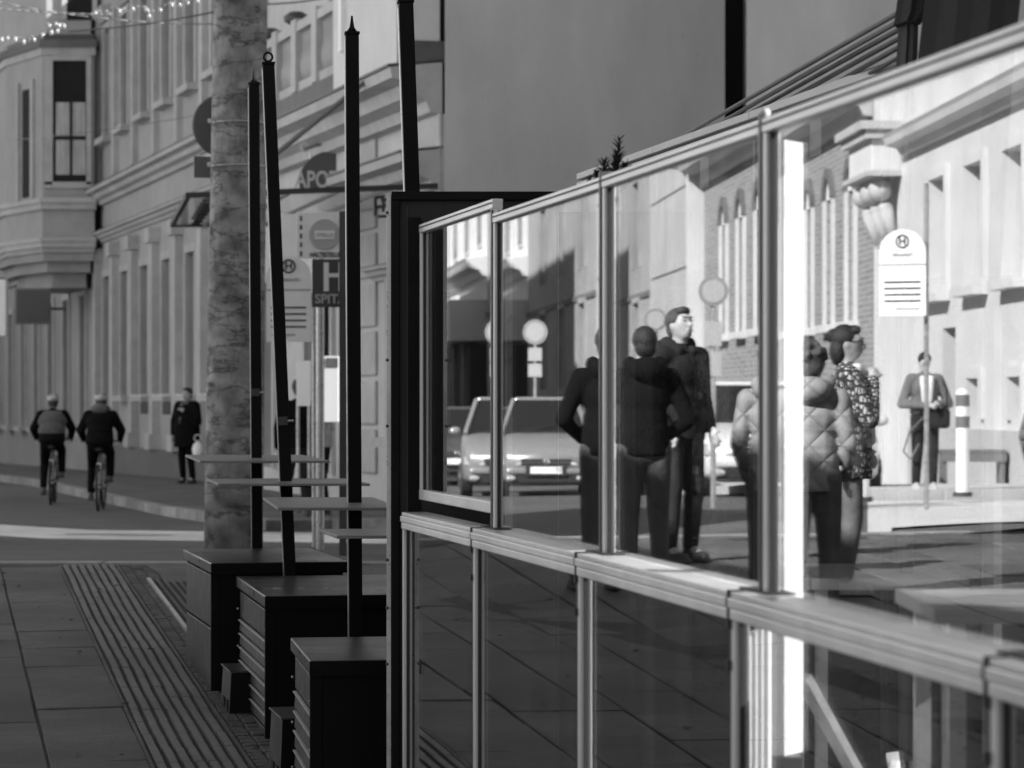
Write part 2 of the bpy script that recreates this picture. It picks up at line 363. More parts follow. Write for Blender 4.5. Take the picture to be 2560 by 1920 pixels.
# offset of the long joint seen left of the tactile strip
aj = uv((PX(23, 18.8), 18.8))[0]; a_t0 = uv((PX(190, 18.8), 18.8))[0]; a_t1 = uv((PX(355, 18.8), 18.8))[0]
W = a_t0-aj
slabs = []
def in_obst(a, b):
    return a_t0-.02 < a+W/2 < a_t1+.04
cols = []
a = aj
while a > -11: a -= W
while a < 4.5:
    if a+W <= a_t0+.01: cols.append((a, a+W)); a += W
    elif a < a_t1: a = a_t1+.26
    else: cols.append((a, a+W)); a += W
for (a0, a1) in cols:
    b = 2+random.random()*.8
    while b < 24:
        L = .82; c = pt((a0+a1)/2, b+L/2)
        if c.y < EDGE-.2 and c.y > 5 and -10 < c.x < 3: slabs.append((a0, a1, b, b+L, c))
        b += L
def slab_poly(a0, a1, b0, b1):
    out = []
    for (a, b) in ((a0, b0), (a1, b0), (a1, b1), (a0, b1)):
        q = pt(a, b)
        if q.y > EDGE-.15: q = q*1; q = Vector((q.x, EDGE-.15))
        out.append(q)
    return out
def slab_score(s):
    c = s[4]; infr = abs(c.x/c.y) < .2 and c.y > 11
    m3 = mirror2(c, 2); refl = abs(m3.x/m3.y) < .2 and m3.y > 8.5 and m3.x > (pts[1].x-.1)
    return (0 if (infr or refl) else 1000)+c.y
slabs.sort(key=slab_score)
def add_slab(mb, s, dz):
    pl = slab_poly(s[0]+random.uniform(.004, .011), s[1]-random.uniform(.004, .011), s[2]+.0018, s[3]-.0018)
    j = [random.uniform(-.0025, .0025) for _ in range(4)]
    lo = [(p.x, p.y, g_pave(p.x, p.y)-.03) for p in pl]; hi = [(p.x, p.y, g_pave(p.x, p.y)+dz+j[i]) for i, p in enumerate(pl)]
    mb.hexa(lo+hi)
for i, s in enumerate(slabs[:290]):
    mb = MB(); add_slab(mb, s, random.uniform(-.002, .003)); mb.build('paving_slab', M['slab'] if random.random() < .75 else M['slab_dark'], pav, bevel=.004)
mb = MB()
for s in slabs[290:]: add_slab(mb, s, random.uniform(-.002, .003))
stuff(mb.build('paving_slab', M['slab'], pav))
# tactile strip: ribs between grooves
tw = a_t1-a_t0; nrib = 7
for i in range(nrib):
    a0 = a_t0+.015+i*(tw-.03)/nrib+.012; a1 = a0+.034
    mb = MB(); b = 6; 
    while b < 22:
        p = [pt(a0, b), pt(a1, b), pt(a1, b+.395), pt(a0, b+.395)]
        if p[2].y < EDGE-.1:
            wob = .004*math.sin(b*1.3)+.002*math.sin(b*4.1+i); p = [q+ndir*wob for q in p]; dz = random.uniform(.004, .007)
            mb.hexa([(q.x, q.y, g_pave(q.x, q.y)-.02) for q in p]+[(q.x, q.y, g_pave(q.x, q.y)+dz) for q in p])
        b += .4
    mb.build('tactile_rib', M['rib'], pav)
mb = MB(); b = 6
while b < 22:
    for a0, a1 in ((a_t0-.005, a_t0+.012), (a_t1-.008, a_t1+.008)):
        p = [pt(a0, b), pt(a1, b), pt(a1, b+.392), pt(a0, b+.392)]
        if p[2].y < EDGE-.1: mb.hexa([(q.x, q.y, g_pave(q.x, q.y)-.02) for q in p]+[(q.x, q.y, g_pave(q.x, q.y)+.002) for q in p])
    b += .4
mb.build('tactile_border', M['slab'], pav)
# strip of small setts right of it
mb = MB(); b = 6
while b < 21.6:
    for k in range(3):
        a0 = a_t1+.02+k*.078+random.uniform(-.004, .004); bb = b+random.uniform(-.01, .01)
        p = [pt(a0, bb), pt(a0+.068, bb+random.uniform(-.01, .01)), pt(a0+.068, bb+.085), pt(a0, bb+.083)]
        if p[2].y < EDGE-.16: mb.hexa([(q.x, q.y, g_pave(q.x, q.y)-.02) for q in p]+[(q.x, q.y, g_pave(q.x, q.y)-.003+random.uniform(-.003, .004)) for q in p])
    b += .095
stuff(mb.build('small_sett', M['cobble'], pav, bevel=.006))
# litter, gum and grit on the slabs
mb = MB(); rl_ = random.Random(21)
for i in range(420):
    x = rl_.uniform(-6, .5); y = rl_.uniform(10, 21); z = g_pave(x, y)+.0045; rr_ = rl_.choice((.004, .006, .008, .012, .02)); n_ = 6; ph = rl_.random()*6
    mb.add([(x+rr_*rl_.uniform(.6, 1.3)*math.cos(ph+j*6.283/n_), y+rr_*rl_.uniform(.6, 1.3)*math.sin(ph+j*6.283/n_), z+rl_.uniform(0, rr_*.4)) for j in range(n_)]+[(x, y, z+rr_*.5)], [(j, (j+1) % n_, n_) for j in range(n_)])
lt = mb.build('grit_and_litter', M['letter'], None, fix=False); lt['kind'] = 'stuff'; lt['label'] = 'dark grit, gum and bits of leaf scattered on the paving'; lt['category'] = 'litter'
# metal drain grate
ga = uv((PX(380, 19.8), 19.8))[0]
gt = thing('drain_grate', 'long metal drain grate with parallel bars set in the paving beside the rearmost cabinet', 'drain grate', tuple(pt(ga+.25, 17.8))+(g_pave(0, 17.6),))
mb = MB(); mb2 = MB()
def bar(mb, a0, a1, b0, b1, z0, z1):
    n = 6
    for i in range(n):
        c0 = b0+(b1-b0)*i/n; c1 = b0+(b1-b0)*(i+1)/n; p = [pt(a0, c0), pt(a1, c0), pt(a1, c1), pt(a0, c1)]
        mb.hexa([(q.x, q.y, g_pave(q.x, q.y)+z0) for q in p]+[(q.x, q.y, g_pave(q.x, q.y)+z1) for q in p])
B0, B1 = 16, 20.4
for a0 in (ga, ga+.5): bar(mb, a0, a0+.025, B0, B1, -.02, .014)
mb.build('frame', M['steel_pale'], gt)
for i in range(9):
    m_ = MB(); bar(m_, ga+.06+i*.049, ga+.078+i*.049, B0, B1-.02, -.02, .009); m_.build('bar', M['slab'], gt)
m_ = MB(); bar(m_, ga+.03, ga+.5, B0, B1, -.02, .0015); m_.build('pit', M['dark_room'], gt)

# ------------------------------------------------------------------ facade on the right side of the street (seen directly)
def fx(D): return 9.97-.294*D
fd = Vector((-.294, 1)).normalized(); fo = Vector((-fd.y, fd.x))       # along the facade, outward into the street
def UF(D): return (D-36.9)/fd.y
def Dpx(px): return 9.97/(.294+(px-1280)/FPX)
FM = Matrix(((fd.x, fo.x, 0, fx(36.9)), (fd.y, fo.y, 0, 36.9), (0, 0, 1, 0), (0, 0, 0, 1)))
def UP(px): return UF(Dpx(px))
# pavements in front of it
def strip(name, A, B, w0, wi, zf, m, kerbm, n=20):
    """pavement strip between two plan lines lofted from A to B"""
    mb = MB(); 
    for i in range(n):
        t0, t1 = i/n, (i+1)/n
        a0, a1 = A[0].lerp(A[1], t0), A[0].lerp(A[1], t1); b0, b1 = B[0].lerp(B[1], t0), B[0].lerp(B[1], t1)
        q = [a0, b0, b1, a1]
        mb.hexa([(p.x, p.y, zf(p.x, p.y)-.6) for p in q]+[(p.x, p.y, zf(p.x, p.y)+.12) for p in q])
    o = struct(mb.build(name, m)); 
    for i in range(n*2):
        t0, t1 = (i+.02)/(2*n), (i+.98)/(2*n); a0, a1 = A[0].lerp(A[1], t0), A[0].lerp(A[1], t1)
        d = (B[0]-A[0]).normalized()*.15; q = [a0-d*.05, a1-d*.05, a1+d, a0+d]
        k = MB().hexa([(p.x, p.y, zf(p.x, p.y)-.6) for p in q]+[(p.x, p.y, zf(p.x, p.y)+.135) for p in q]); k.build('kerb_stone', kerbm, o)
    return o
def FP(u, o): p = FM @ Vector((u, o, 0)); return Vector((p.x, p.y))
strip('far_pavement', (FP(-3.2, 3.0), FP(56, 3.2)), (FP(-3.2, -.3), FP(56, -.3)), 0, 0, g_road, M['slab'], M['kerb'])
strip('corner_pavement', (Vector((-3.2, 33.2)), Vector((14, 33.2))), (Vector((-3.2, 36.9)), Vector((14, 36.9))), 0, 0, lambda x, y: g_road(x, y)+.004, M['slab'], M['kerb'], 8)

bld = thing('corner_building', 'pale stuccoed building with cornices, balcony and rows of tall windows running down the street', 'building', (fx(50), 50, 0))
def fb(name, m, parent=bld, **k):
    def done(mb): return mb.build(name, m, parent, **k)
    return done
def lb(): return MB(FM)
def wall_with_holes(u0, u1, z0, z1, holes, out, depth, m, parent, name='wall'):
    """wall slab (outer face at out) with rectangular openings"""
    us = sorted({u0, u1, *[h[0] for h in holes], *[h[1] for h in holes]}); zs = sorted({z0, z1, *[h[2] for h in holes], *[h[3] for h in holes]})
    mb = lb()
    for a, b in zip(us, us[1:]):
        for c, d in zip(zs, zs[1:]):
            mu, mz = (a+b)/2, (c+d)/2
            if any(h[0] < mu < h[1] and h[2] < mz < h[3] for h in holes): continue
            mb.box(a, b, out-depth, out, c, d)
    return mb.build(name, m, parent)
def window(u0, u1, z0, z1, out, parent, curtain=False, hood=True, sill=True, bars=1, m_tr=None, depth=.3):
    m_tr = m_tr or M['trim']
    w_ = lb(); t = .16
    w_.box(u0-t, u0, out, out+.07, z0, z1); w_.box(u1, u1+t, out, out+.07, z0, z1); w_.box(u0-t, u1+t, out, out+.07, z1, z1+t)
    o = w_.build('window', m_tr, parent)
    f = lb()
    f.box(u0, u0+.06, out-depth, out-depth+.06, z0, z1); f.box(u1-.06, u1, out-depth, out-depth+.06, z0, z1)
    f.box(u0+.06, u1-.06, out-depth, out-depth+.06, z0, z0+.07); f.box(u0+.06, u1-.06, out-depth, out-depth+.06, z1-.07, z1)
    um = (u0+u1)/2; f.box(um-.04, um+.04, out-depth, out-depth+.05, z0+.07, z1-.07)
    zz = z0+(z1-z0)*.62; f.box(u0+.06, um-.04, out-depth, out-depth+.055, zz, zz+.07); f.box(um+.04, u1-.06, out-depth, out-depth+.055, zz, zz+.07)
    f.build('frame', M['cabinet'], o)
    lb().box(u0, u1, out-depth-.03, out-depth-.01, z0, z1).build('pane', M['blind'] if curtain == 'b' else M['curtain'] if curtain else M['window'], o)
    if sill: lb().box(u0-.22, u1+.22, out, out+.24, z0-.13, z0).build('sill', m_tr, o)
    if hood:
        lb().extr([(out, z1+t+.05), (out+.1, z1+t+.05), (out+.26, z1+t+.22), (out+.3, z1+t+.3), (out, z1+t+.34)], u0-.3, u1+.3).build('hood', m_tr, o)
    return o
ZB = -1.6
# body behind the skin
def body(u0, u1, h, m, nm='core'):
    lb().box(u0, u1, -11, -.32, ZB, h).build(nm, m, bld)
body(UF(37), UF(50.2), 8.4, M['plaster_mid'], 'roof_block'); body(UF(50.2), UF(68), 11.6, M['plaster_mid'], 'roof_block'); body(UF(68), UF(92), 20, M['plaster_mid'], 'roof_block')  # unseen block heights shaped for the shade they cast
# --- long wing, D 50 .. 66
uL0, uL1 = UF(50.3), UF(67.4)
holes1, holes0 = [], []
for u in [UF(d) for d in (52.2, 54.9, 57.6, 60.3, 63.0, 65.6)]:
    holes1.append((u-.5, u+.5, 7.7, 10.2)); holes0.append((u-.5, u+.5, 1.75, 4.5))
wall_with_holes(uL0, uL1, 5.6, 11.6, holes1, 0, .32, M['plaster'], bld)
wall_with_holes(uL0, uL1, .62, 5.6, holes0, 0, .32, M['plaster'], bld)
for h in holes1: window(*h, 0, bld, curtain=False)
for h in holes0: window(*h, 0, bld, hood=False)
lb().box(uL0, uL1, -.3, .12, ZB, .62).build('plinth', M['stone'], bld)
for i, u in enumerate([UF(d) for d in (50.8, 53.5, 56.2, 58.9, 61.6, 64.3, 66.9)]):
    p = lb(); p.box(u-.22, u+.22, 0, .16, .62, 5.2); p.box(u-.3, u+.3, 0, .24, .62, .95); p.box(u-.3, u+.3, 0, .24, 4.9, 5.2); p.build('pilaster', M['trim'], bld)
    p = lb(); p.box(u-.17, u+.17, 0, .12, 6.75, 10.6); p.build('pilaster', M['trim'], bld)
def cornice(u0, u1, z, s, m=M['trim'], out=0, nm='cornice'):
    pr = [(0, 0), (.12, .02), (.16, .12), (.3, .18), (.34, .3), (.5, .34), (.52, .44), (0, .5)]
    o = lb().extr([(out+a*s, z+b*s) for a, b in pr], u0, u1).build(nm, m, bld)
    lb().extr([(out, z+.505*s), (out+.54*s, z+.445*s), (out+.54*s, z+.47*s), (out, z+.53*s)], u0, u1).build('flashing', M['sign_dark'], o)
    return o
cornice(uL0, uL1, 6.18, .8); cornice(uL0, uL1, 5.32, .5)
# small sign plates at eye height on the facade and street-level notices
for u in [UF(d) for d in (51.6, 53.9, 56.6, 59.3)]:
    lb().box(u-.03, u+.03, 0, .3, 1.35, 1.6).build('notice_plate', M['sign_mid'], bld)
    lb().box(u-.03, u+.03, .16, .5, 1.72, 1.76).build('bracket', M['white_paint'], bld)
# --- bay (oriel) on the far end
bay = [(Dpx(240), 0)]
def bx(px, D): return Vector((PX(px, D), D))
bp_ = [bx(243, 67.2), bx(236, 66.4), bx(106, 66.4), bx(16, 68.6), bx(-20, 71.5), Vector((fx(72), 72))]
def bayring(s, z0, z1, nm, m, bev=0):
    c = Vector((PX(175, 68.5), 68.5)); q = [c+(p-c)*s for p in bp_]
    return MB().prism(q, z0, z1).build(nm, m, bld)
def camquad(nm, m, px0, px1, py0, py1, D, dep, parent):
    a, b = P(px0, py1, D), P(px1, py0, D); return MB().box(a.x, b.x, D-dep, D+.02, a.z, b.z).build(nm, m, parent)
bayring(1.0, 5.1, 9.7, 'bay_wall', M['plaster']); bayring(1.045, 9.7, 9.88, 'bay_cornice', M['trim']); bayring(1.1, 9.88, 10.05, 'bay_cornice', M['stone'])
bayring(.99, 10.05, 10.2, 'bay_roof', M['sign_dark']); bayring(.86, 10.2, 15, 'bay_wall', M['plaster'])
wt = camquad('window', M['dark_room'], 168, 232, -60, 50, 66.68, .02, bld); camquad('window_surround', M['trim'], 232, 244, -60, 50, 66.68, .08, bld); camquad('window_surround', M['trim'], 156, 168, -60, 50, 66.68, .08, bld)
for z, s, h in ((6.25, 1.1, .12), (6.1, 1.06, .15), (5.35, 1.07, .1), (5.22, 1.04, .13), (4.9, .96, .2), (4.65, .84, .25), (4.3, .66, .35)): bayring(s, z, z+h, 'bay_cornice' if z > 5 else 'corbel', M['trim'] if z > 5 else M['plaster_dark'])
# window in bay face turned to the camera
D_ = 66.4
for (x0, x1, y0, y1) in ((112, 133, 140, 462), (217, 230, 140, 462), (133, 217, 138, 152), (110, 232, 455, 470)): camquad('window_surround', M['trim'], x0, x1, y0, y1, D_, .08, bld)
wb = camquad('window', M['dark_room'], 133, 217, 152, 455, D_, .015, bld)
for (x0, x1, y0, y1) in ((140, 174, 256, 340), (182, 214, 256, 340), (140, 174, 350, 437), (182, 214, 350, 437)): camquad('pane', M['curtain'], x0, x1, y0, y1, D_, .022, wb)
# narrow window of the left bay face
a, b = bp_[2], bp_[3]; dd = (b-a).normalized(); nn = Vector((dd.y, -dd.x))
if nn.y > 0: nn = -nn
q0 = a.lerp(b, .30); q1 = a.lerp(b, .52)
MB().hexa([tuple(p)+(z,) for z in (6.45, 9.0) for p in (q0, q1, q1+nn*.03, q0+nn*.03)]).build('window', M['dark_room'], bld)
for t in (.2, .6):
    q = a.lerp(b, t); q2 = a.lerp(b, t+.07)
    MB().hexa([tuple(p)+(z,) for z in (6.4, 9.2) for p in (q, q2, q2+nn*.07, q+nn*.07)]).build('window_surround', M['trim'], bld)
# ground floor under and beyond the bay
uE0, uE1 = UF(67.4), UF(92)
hs = [(u-.5, u+.5, .9, 4.2) for u in [UF(d) for d in (69.5, 72.5, 75.5, 78.5, 81.5, 84.5, 87.5, 90)]]
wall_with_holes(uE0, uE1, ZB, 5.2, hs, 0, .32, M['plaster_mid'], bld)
for h in hs: window(*h, 0, bld, hood=False)
hs = [(u-.5, u+.5, 6.6, 9.2) for u in [UF(d) for d in (75.5, 78.5, 81.5, 84.5, 87.5, 90)]]
wall_with_holes(uE0, uE1, 5.2, 15.8, hs, 0, .32, M['plaster'], bld)
for h in hs: window(*h, 0, bld)
cornice(UF(73), uE1, 5.0, .8); cornice(UF(73), uE1, 10.4, 1.0)
# --- pharmacy section, D 37 .. 50.3 : lower storey, cornice, balustrade
uP0, uP1 = UF(36.95), UF(50.3)
hs0 = [(UF(44.0)-.9, UF(44.0)+.9, .5, 3.3), (UF(48.0)-.7, UF(48.0)+.7, .5, 3.6), (UF(39.2)-.42, UF(39.2)+.42, 1.1, 3.5)]
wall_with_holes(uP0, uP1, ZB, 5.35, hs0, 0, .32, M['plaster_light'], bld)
for h in hs0: window(*h, 0, bld, hood=False, sill=h[2] > 1)
for z in (.55, 1.25, 1.95, 2.65, 3.35, 4.05, 4.7):
    lb().box(uP0, UF(38.3), 0, .06, z+.03, z+.66).build('rusticated_block', M['trim'], bld, bevel=.02)
    lb().box(UF(40.4), UF(41.6), 0, .05, z+.03, z+.66).build('rusticated_block', M['trim'], bld, bevel=.02)
cornice(uP0+.05, uP1, 5.35, 1.35); lb().box(uP0+.05, uP1, -.3, .55, 6.03, 6.3).build('balcony_slab', M['stone'], bld)
cornice(uP0, UF(41.2), 4.35, 1.1); cornice(uP0+.05, UF(40.5), 3.3, .45)
u0_, u1_ = UF(40.6), UF(47.4)
rl = lb(); rl.box(u0_, u1_, .3, .55, 7.22, 7.36); rl.box(u0_, u1_, .33, .52, 6.3, 6.45); rl.build('balcony_rail', M['trim'], bld)
k = 0; u = u0_
while u <= u1_+.01:
    lb().box(u-.16, u+.16, .27, .58, 6.3, 7.42).build('balcony_pier', M['trim'], bld, bevel=.02)
    for j in range(1, 8):
        uu = u+j*1.45/8
        if uu < u1_: MB(FM).lathe((uu, .42, 6.45), [(.035, 0), (.065, .15), (.08, .28), (.04, .45), (.035, .6), (.06, .77)], 10).build('baluster', M['plaster'], bld, smooth=True)
    u += 1.45
for u in (UP(808), UP(740), UP(680)):
    t = MB(FM).lathe((u, .42, 7.40), [(.1, 0), (.19, .05), (.2, .13), (.1, .2)], 14).build('flower_bowl', M['sign_dark'], bld, smooth=True)
hsu = [(UF(42.6)-.5, UF(42.6)+.5, 6.9, 8.1), (UF(48.6)-.5, UF(48.6)+.5, 6.9, 8.1)]
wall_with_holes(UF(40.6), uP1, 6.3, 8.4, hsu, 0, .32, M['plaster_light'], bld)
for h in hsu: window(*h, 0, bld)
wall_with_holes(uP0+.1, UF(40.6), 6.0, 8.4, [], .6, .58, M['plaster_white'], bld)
lb().box(uP0+.08, UF(40.6), .0, .64, 5.92, 5.985).build('string_course', M['sign_mid'], bld)
MB(FM).box(UF(39.9)-.09, UF(39.9)+.09, .6, .68, 6.5, 7.35).build('lamp_panel', M['white_paint'], bld)
# ------------------------------------------------------------------ firewall building facing the camera
fw = thing('firewall_building', 'tall windowless grey rendered building wall filling the upper middle', 'building', (2, 38, 0))
def fwb(px0, px1, z0, z1, y0, y1, nm, m):
    return MB().box(PX(px0, 36.9), PX(px1, 36.9), y0, y1, z0, z1).build(nm, m, fw)
zj = P(0, 318, 36.9).z
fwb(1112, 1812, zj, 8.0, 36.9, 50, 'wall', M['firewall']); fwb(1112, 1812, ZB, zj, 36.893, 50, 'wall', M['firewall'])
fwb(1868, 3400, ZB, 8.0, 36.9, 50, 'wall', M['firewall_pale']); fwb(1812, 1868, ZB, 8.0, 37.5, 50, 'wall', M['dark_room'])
# ------------------------------------------------------------------ unseen blocks added at the right; gaps and heights shape sun and shade
rb = thing('unseen_shade_blocks', 'plain rendered building to the right whose shade lies over the pavement', 'building', (9, 10, 0))
HB = 8.7
for y0_, y1_, HB in ((-18, 2.5, 8.6), (5.2, 19, 8.55), (19.02, 22.5, 11.2), (22.52, 25.2, 10.2), (29, 32.3, 11.5)):
    MB().box(6.3, 8.3, y0_, y1_, -1.5, HB-.2).build('wall', M['plaster_mid'], rb)
    MB().box(6.15, 8.4, y0_-.05, y1_+.05, HB-.2, HB).build('roof', M['sign_mid'], rb)
sb = thing('unseen_shade_wing', 'tall plain wing closing the side street beyond the frame at the right', 'building', (9, 35, 0))
MB().box(7.2, 15, 32.5, 36.8, -1.5, 14.5).build('wall', M['plaster_mid'], sb)  # added out of view to shade the firewall
for yy in (-14, -10, -6, -2, 1, 7, 11, 15, 20, 23, 30):
    for zz in (1.2, 4.6):
        wv = MB().box(6.22, 6.3, yy, yy+1.4, zz, zz+1.9).build('window', M['trim'], rb); MB().box(6.2, 6.22, yy+.1, yy+1.3, zz+.1, zz+1.8).build('pane', M['window'], wv)

# ------------------------------------------------------------------ facade across the street, seen only as a mirror image
v0 = Vector((8.91-.0486*30, 30)); vdir = Vector((-.0486, .9988)).normalized()
r0 = mirror2(v0, 4); rd = mdir(vdir, 4).normalized(); ro = mdir(Vector((-vdir.y, vdir.x)), 4).normalized()
RM = Matrix(((rd.x, ro.x, 0, r0.x), (rd.y, ro.y, 0, r0.y), (0, 0, 1, 0), (0, 0, 0, 1)))
FM_KEEP = FM
def D4(px): return 8.91/((px-1280)/FPX+.0486)
def V4(px): return (D4(px)-30)/vdir.y
FM = RM
opp = thing('white_building', 'sunlit white rendered building with deep cornice, mirrored at the right', 'building', (RM @ Vector((12, 0, 0))))
UD = lambda d: (d-30)/vdir.y
wins = [(UD(d)-.6, UD(d)+.6, 3.3, 5.13) for d in (34.0, 36.7, 39.4, 42.0, 44.7)]
lows = [(UD(d)-.4, UD(d)+.4, 1.35, 1.95) for d in (36.7, 39.3, 42.0)]
door = [(UD(44.0)-.5, UD(44.0)+.5, .5, 2.75)]
body_u = (UD(27), UD(50.6))
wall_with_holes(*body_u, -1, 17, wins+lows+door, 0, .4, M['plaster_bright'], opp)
lb().box(*body_u, -8, -.42, -1, 17).build('core', M['plaster_dark'], opp)
for h in wins: window(*h, 0, opp, curtain='b', hood=False, m_tr=M['plaster_bright'], depth=.28)
for h in lows: window(*h, 0, opp, hood=False, sill=False, m_tr=M['plaster_bright'])
lb().box(*door[0][:2], -.4, -.35, .5, 2.75).build('door', M['dark_room'], opp)
def corn2(u0, u1, z, s, parent, m): return lb().extr([(a*s, z+b*s) for a, b in [(0, 0), (.12, .02), (.2, .16), (.45, .22), (.5, .36), (.56, .44), (0, .5)]], u0, u1).build('cornice', m, parent)
corn2(body_u[0], UD(47.6), 5.72, .75, opp, M['plaster_bright'])
lb().box(body_u[0], UD(46.9), 0, .1, -.8, 1.2).build('plinth', M['stone_light'], opp)
o8, o9 = UD(48.0), UD(50.3)
lb().box(o8, o9, 0, .5, 5.5, 6.2).build('oriel', M['plaster_bright'], opp, bevel=.03)
lb().box(o8-.2, o9+.2, 0, .72, 6.2, 6.34).build('oriel_cornice', M['stone_light'], opp); lb().box(o8-.12, o9+.12, 0, .62, 6.05, 6.2).build('oriel_cornice', M['stone_light'], opp)
lb().box(o8-.1, o9+.1, 0, .6, 5.42, 5.5).build('oriel_cornice', M['stone_light'], opp)
for i in range(3):
    u = o8+.35+i*.8; MB(FM).ell((u, .3, 5.2), .26, .2, .2).build('console_ball', M['stone_light'], opp, smooth=True)
    MB(FM).cap((u, .2, 4.9), .13, (u, .04, 4.35), .06).build('console', M['stone_light'], opp, smooth=True)
# brick building
bri = thing('brick_building', 'brick building with narrow arched windows beside the white building, mirrored in the screens', 'building', (RM @ Vector((28, 0, 0))))
b0_, b1_ = UD(50.7), UD(66.5)
wu = [UD(52.9+2.55*i) for i in range(5)]
hs = [(u-.42, u+.42, 3.1, 5.55) for u in wu]
wall_with_holes(b0_, b1_, -1, 16, hs, 0, .35, M['brick'], bri)
lb().box(b0_, b1_, -8, -.36, -1, 16).build('core', M['plaster_dark'], bri)
for (a, b, c, d) in hs:
    w_ = lb().box(a+.02, b-.02, -.3, -.26, c, d).build('window', M['blind'], bri)
    lb().box(a-.18, a, 0, .06, c, d).build('frame', M['plaster_bright'], w_); lb().box(b, b+.18, 0, .06, c, d).build('frame', M['plaster_bright'], w_)
    um = (a+b)/2; ar = lb()
    for j in range(8):
        t0, t1 = math.pi*j/8, math.pi*(j+1)/8
        ar.hexa([(um+r*math.cos(t), y, d+r*math.sin(t)) for y in (0, .09) for r, t in ((.42, t0), (.62, t0), (.62, t1), (.42, t1))])
    ar.build('arch', M['stone'], w_)
    fan = lb(); fan.add([(um, .01, d)]+[(um+.42*math.cos(math.pi*j/8), .01, d+.42*math.sin(math.pi*j/8)) for j in range(9)], [(0, j, j+1) for j in range(1, 9)]); fan.build('fanlight', M['blind'], w_)
    lb().box(a-.25, b+.25, 0, .2, c-.15, c).build('sill', M['plaster_bright'], w_)
corn2(b0_, b1_, 6.7, 1.3, bri, M['stone_light'])
lb().box(b0_, b1_, 0, .12, -1, 1.5).build('plinth', M['stone_light'], bri)
# pale stone house
sto = thing('stone_building', 'pale plain building with wide stone joints beside the brick one, mirrored in the middle screen', 'building', (RM @ Vector((40, 0, 0))))
c0_, c1_ = UD(66.6), UD(77)
lb().box(c0_, c1_, -8, -.03, -1, 16).build('core', M['plaster_mid'], sto)
z = -1
rows = [(-1, .9), (.9, 2.9), (2.9, 4.9), (4.9, 6.9), (6.9, 9), (9, 12), (12, 16)]
for r_, (z0, z1) in enumerate(rows):
    us = [c0_+.5, c0_+3.4+(r_ % 2)*1.2, c0_+6.9, c1_]
    for a, b in zip(us, us[1:]): lb().box(a+.03, b-.03, -.03, .05, z0+.03, z1-.03).build('stone_panel', M['stone_light'], sto)
lb().box(c0_, c0_+.5, -.03, .35, -1, 16).build('pilaster', M['plaster_bright'], sto)
corn2(c0_, c0_+1.6, 6.9, 1.6, sto, M['plaster_bright'])
# mid grey house
gre = thing('grey_building', 'grey house front with tall windows, its lower part in shade, mirrored beside the dark figure', 'building', (RM @ Vector((55, 0, 0))))
d0_, d1_ = UD(77.1), UD(97)
hs = [(UD(d)-.8, UD(d)+.8, z, z+2.4) for d in (80.5, 86, 91.5) for z in (2.0, 5.4)]
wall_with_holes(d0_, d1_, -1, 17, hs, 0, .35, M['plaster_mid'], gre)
lb().box(d0_, d1_, -8, -.36, -1, 17).build('core', M['plaster_dark'], gre)
for h in hs: window(*h, 0, gre, hood=False, sill=False, m_tr=M['plaster_mid'])
lb().box(d0_, d1_, 0, .06, 4.5, 4.65).build('string_course', M['stone'], gre)
# white far house with shopfront
far = thing('shop_building', 'bright white house with dark shopfront and sign band far down the mirrored street', 'building', (RM @ Vector((80, 0, 0))))
e0_, e1_ = UD(97.1), UD(135)
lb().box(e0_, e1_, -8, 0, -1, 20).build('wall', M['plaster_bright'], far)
for i in range(7):
    for zz in (7.0, 10.4): 
        u = e0_+2.5+i*5; w_ = lb().box(u-.8, u+.8, 0, .05, zz, zz+1.6).build('window', M['stone_light'], far); lb().box(u-.65, u+.65, .05, .07, zz+.15, zz+1.45).build('pane', M['window'], w_)
for zz in (5.9, 9.6): corn2(e0_, e1_, zz, 1.4, far, M['plaster_bright'])
lb().box(e0_, e1_, 0, .6, -1, 3.6).build('shopfront', M['dark_room'], far)
lb().box(e0_, e0_+18, 0, 1.3, 3.7, 5.1).build('sign_band', M['sign_grey'], far)
for i in range(9): lb().box(e0_+1+i*4, e0_+1.35+i*4, .6, .75, 0, 3.6).build('shop_post', M['stone'], far)
# street end closing the mirrored view
FM = FM_KEEP
endb = thing('street_end_building', 'pale building closing the far end of the mirrored street', 'building', tuple(RP(1180, 150, 1))+(0,))
c = RP(1150, 150, 1); dn = mdir((0, 1), 1); ang = math.atan2(dn.x, dn.y)
EM = Matrix.Translation((c.x, c.y, 0)) @ Matrix.Rotation(-ang, 4, 'Z')
MB(EM).box(-18, 18, 0, 10, -2, 26).build('wall', M['plaster_bright'], endb)
for i in range(-7, 8):
    for zz in (3.5, 7.5, 11.5, 15.5):
        w_ = MB(EM).box(i*2.4-.6, i*2.4+.6, -.06, 0, zz, zz+2).build('window', M['plaster_mid'], endb)
MB(EM).box(-18, 18, -.5, 0, -2, 2.8).build('shopfront', M['sign_dark'], endb)

# pavement along the mirrored facade + island
def RQ(u, o): p = RM @ Vector((u, o, 0)); return Vector((p.x, p.y))
strip('opposite_pavement', (RQ(UD(33.3), 3.2), RQ(UD(130), 2.4)), (RQ(UD(33.3), -.2), RQ(UD(130), -.2)), 0, 0, g_road, M['plaster_light'], M['stone_light'], 24)
strip('opposite_corner_pavement', (RQ(UD(33.2), 3.2), RQ(UD(33.2), -12)), (RQ(UD(38), 3.2), RQ(UD(38), -12)), 0, 0, lambda x, y: g_road(x, y)+.004, M['plaster_light'], M['stone_light'], 8)

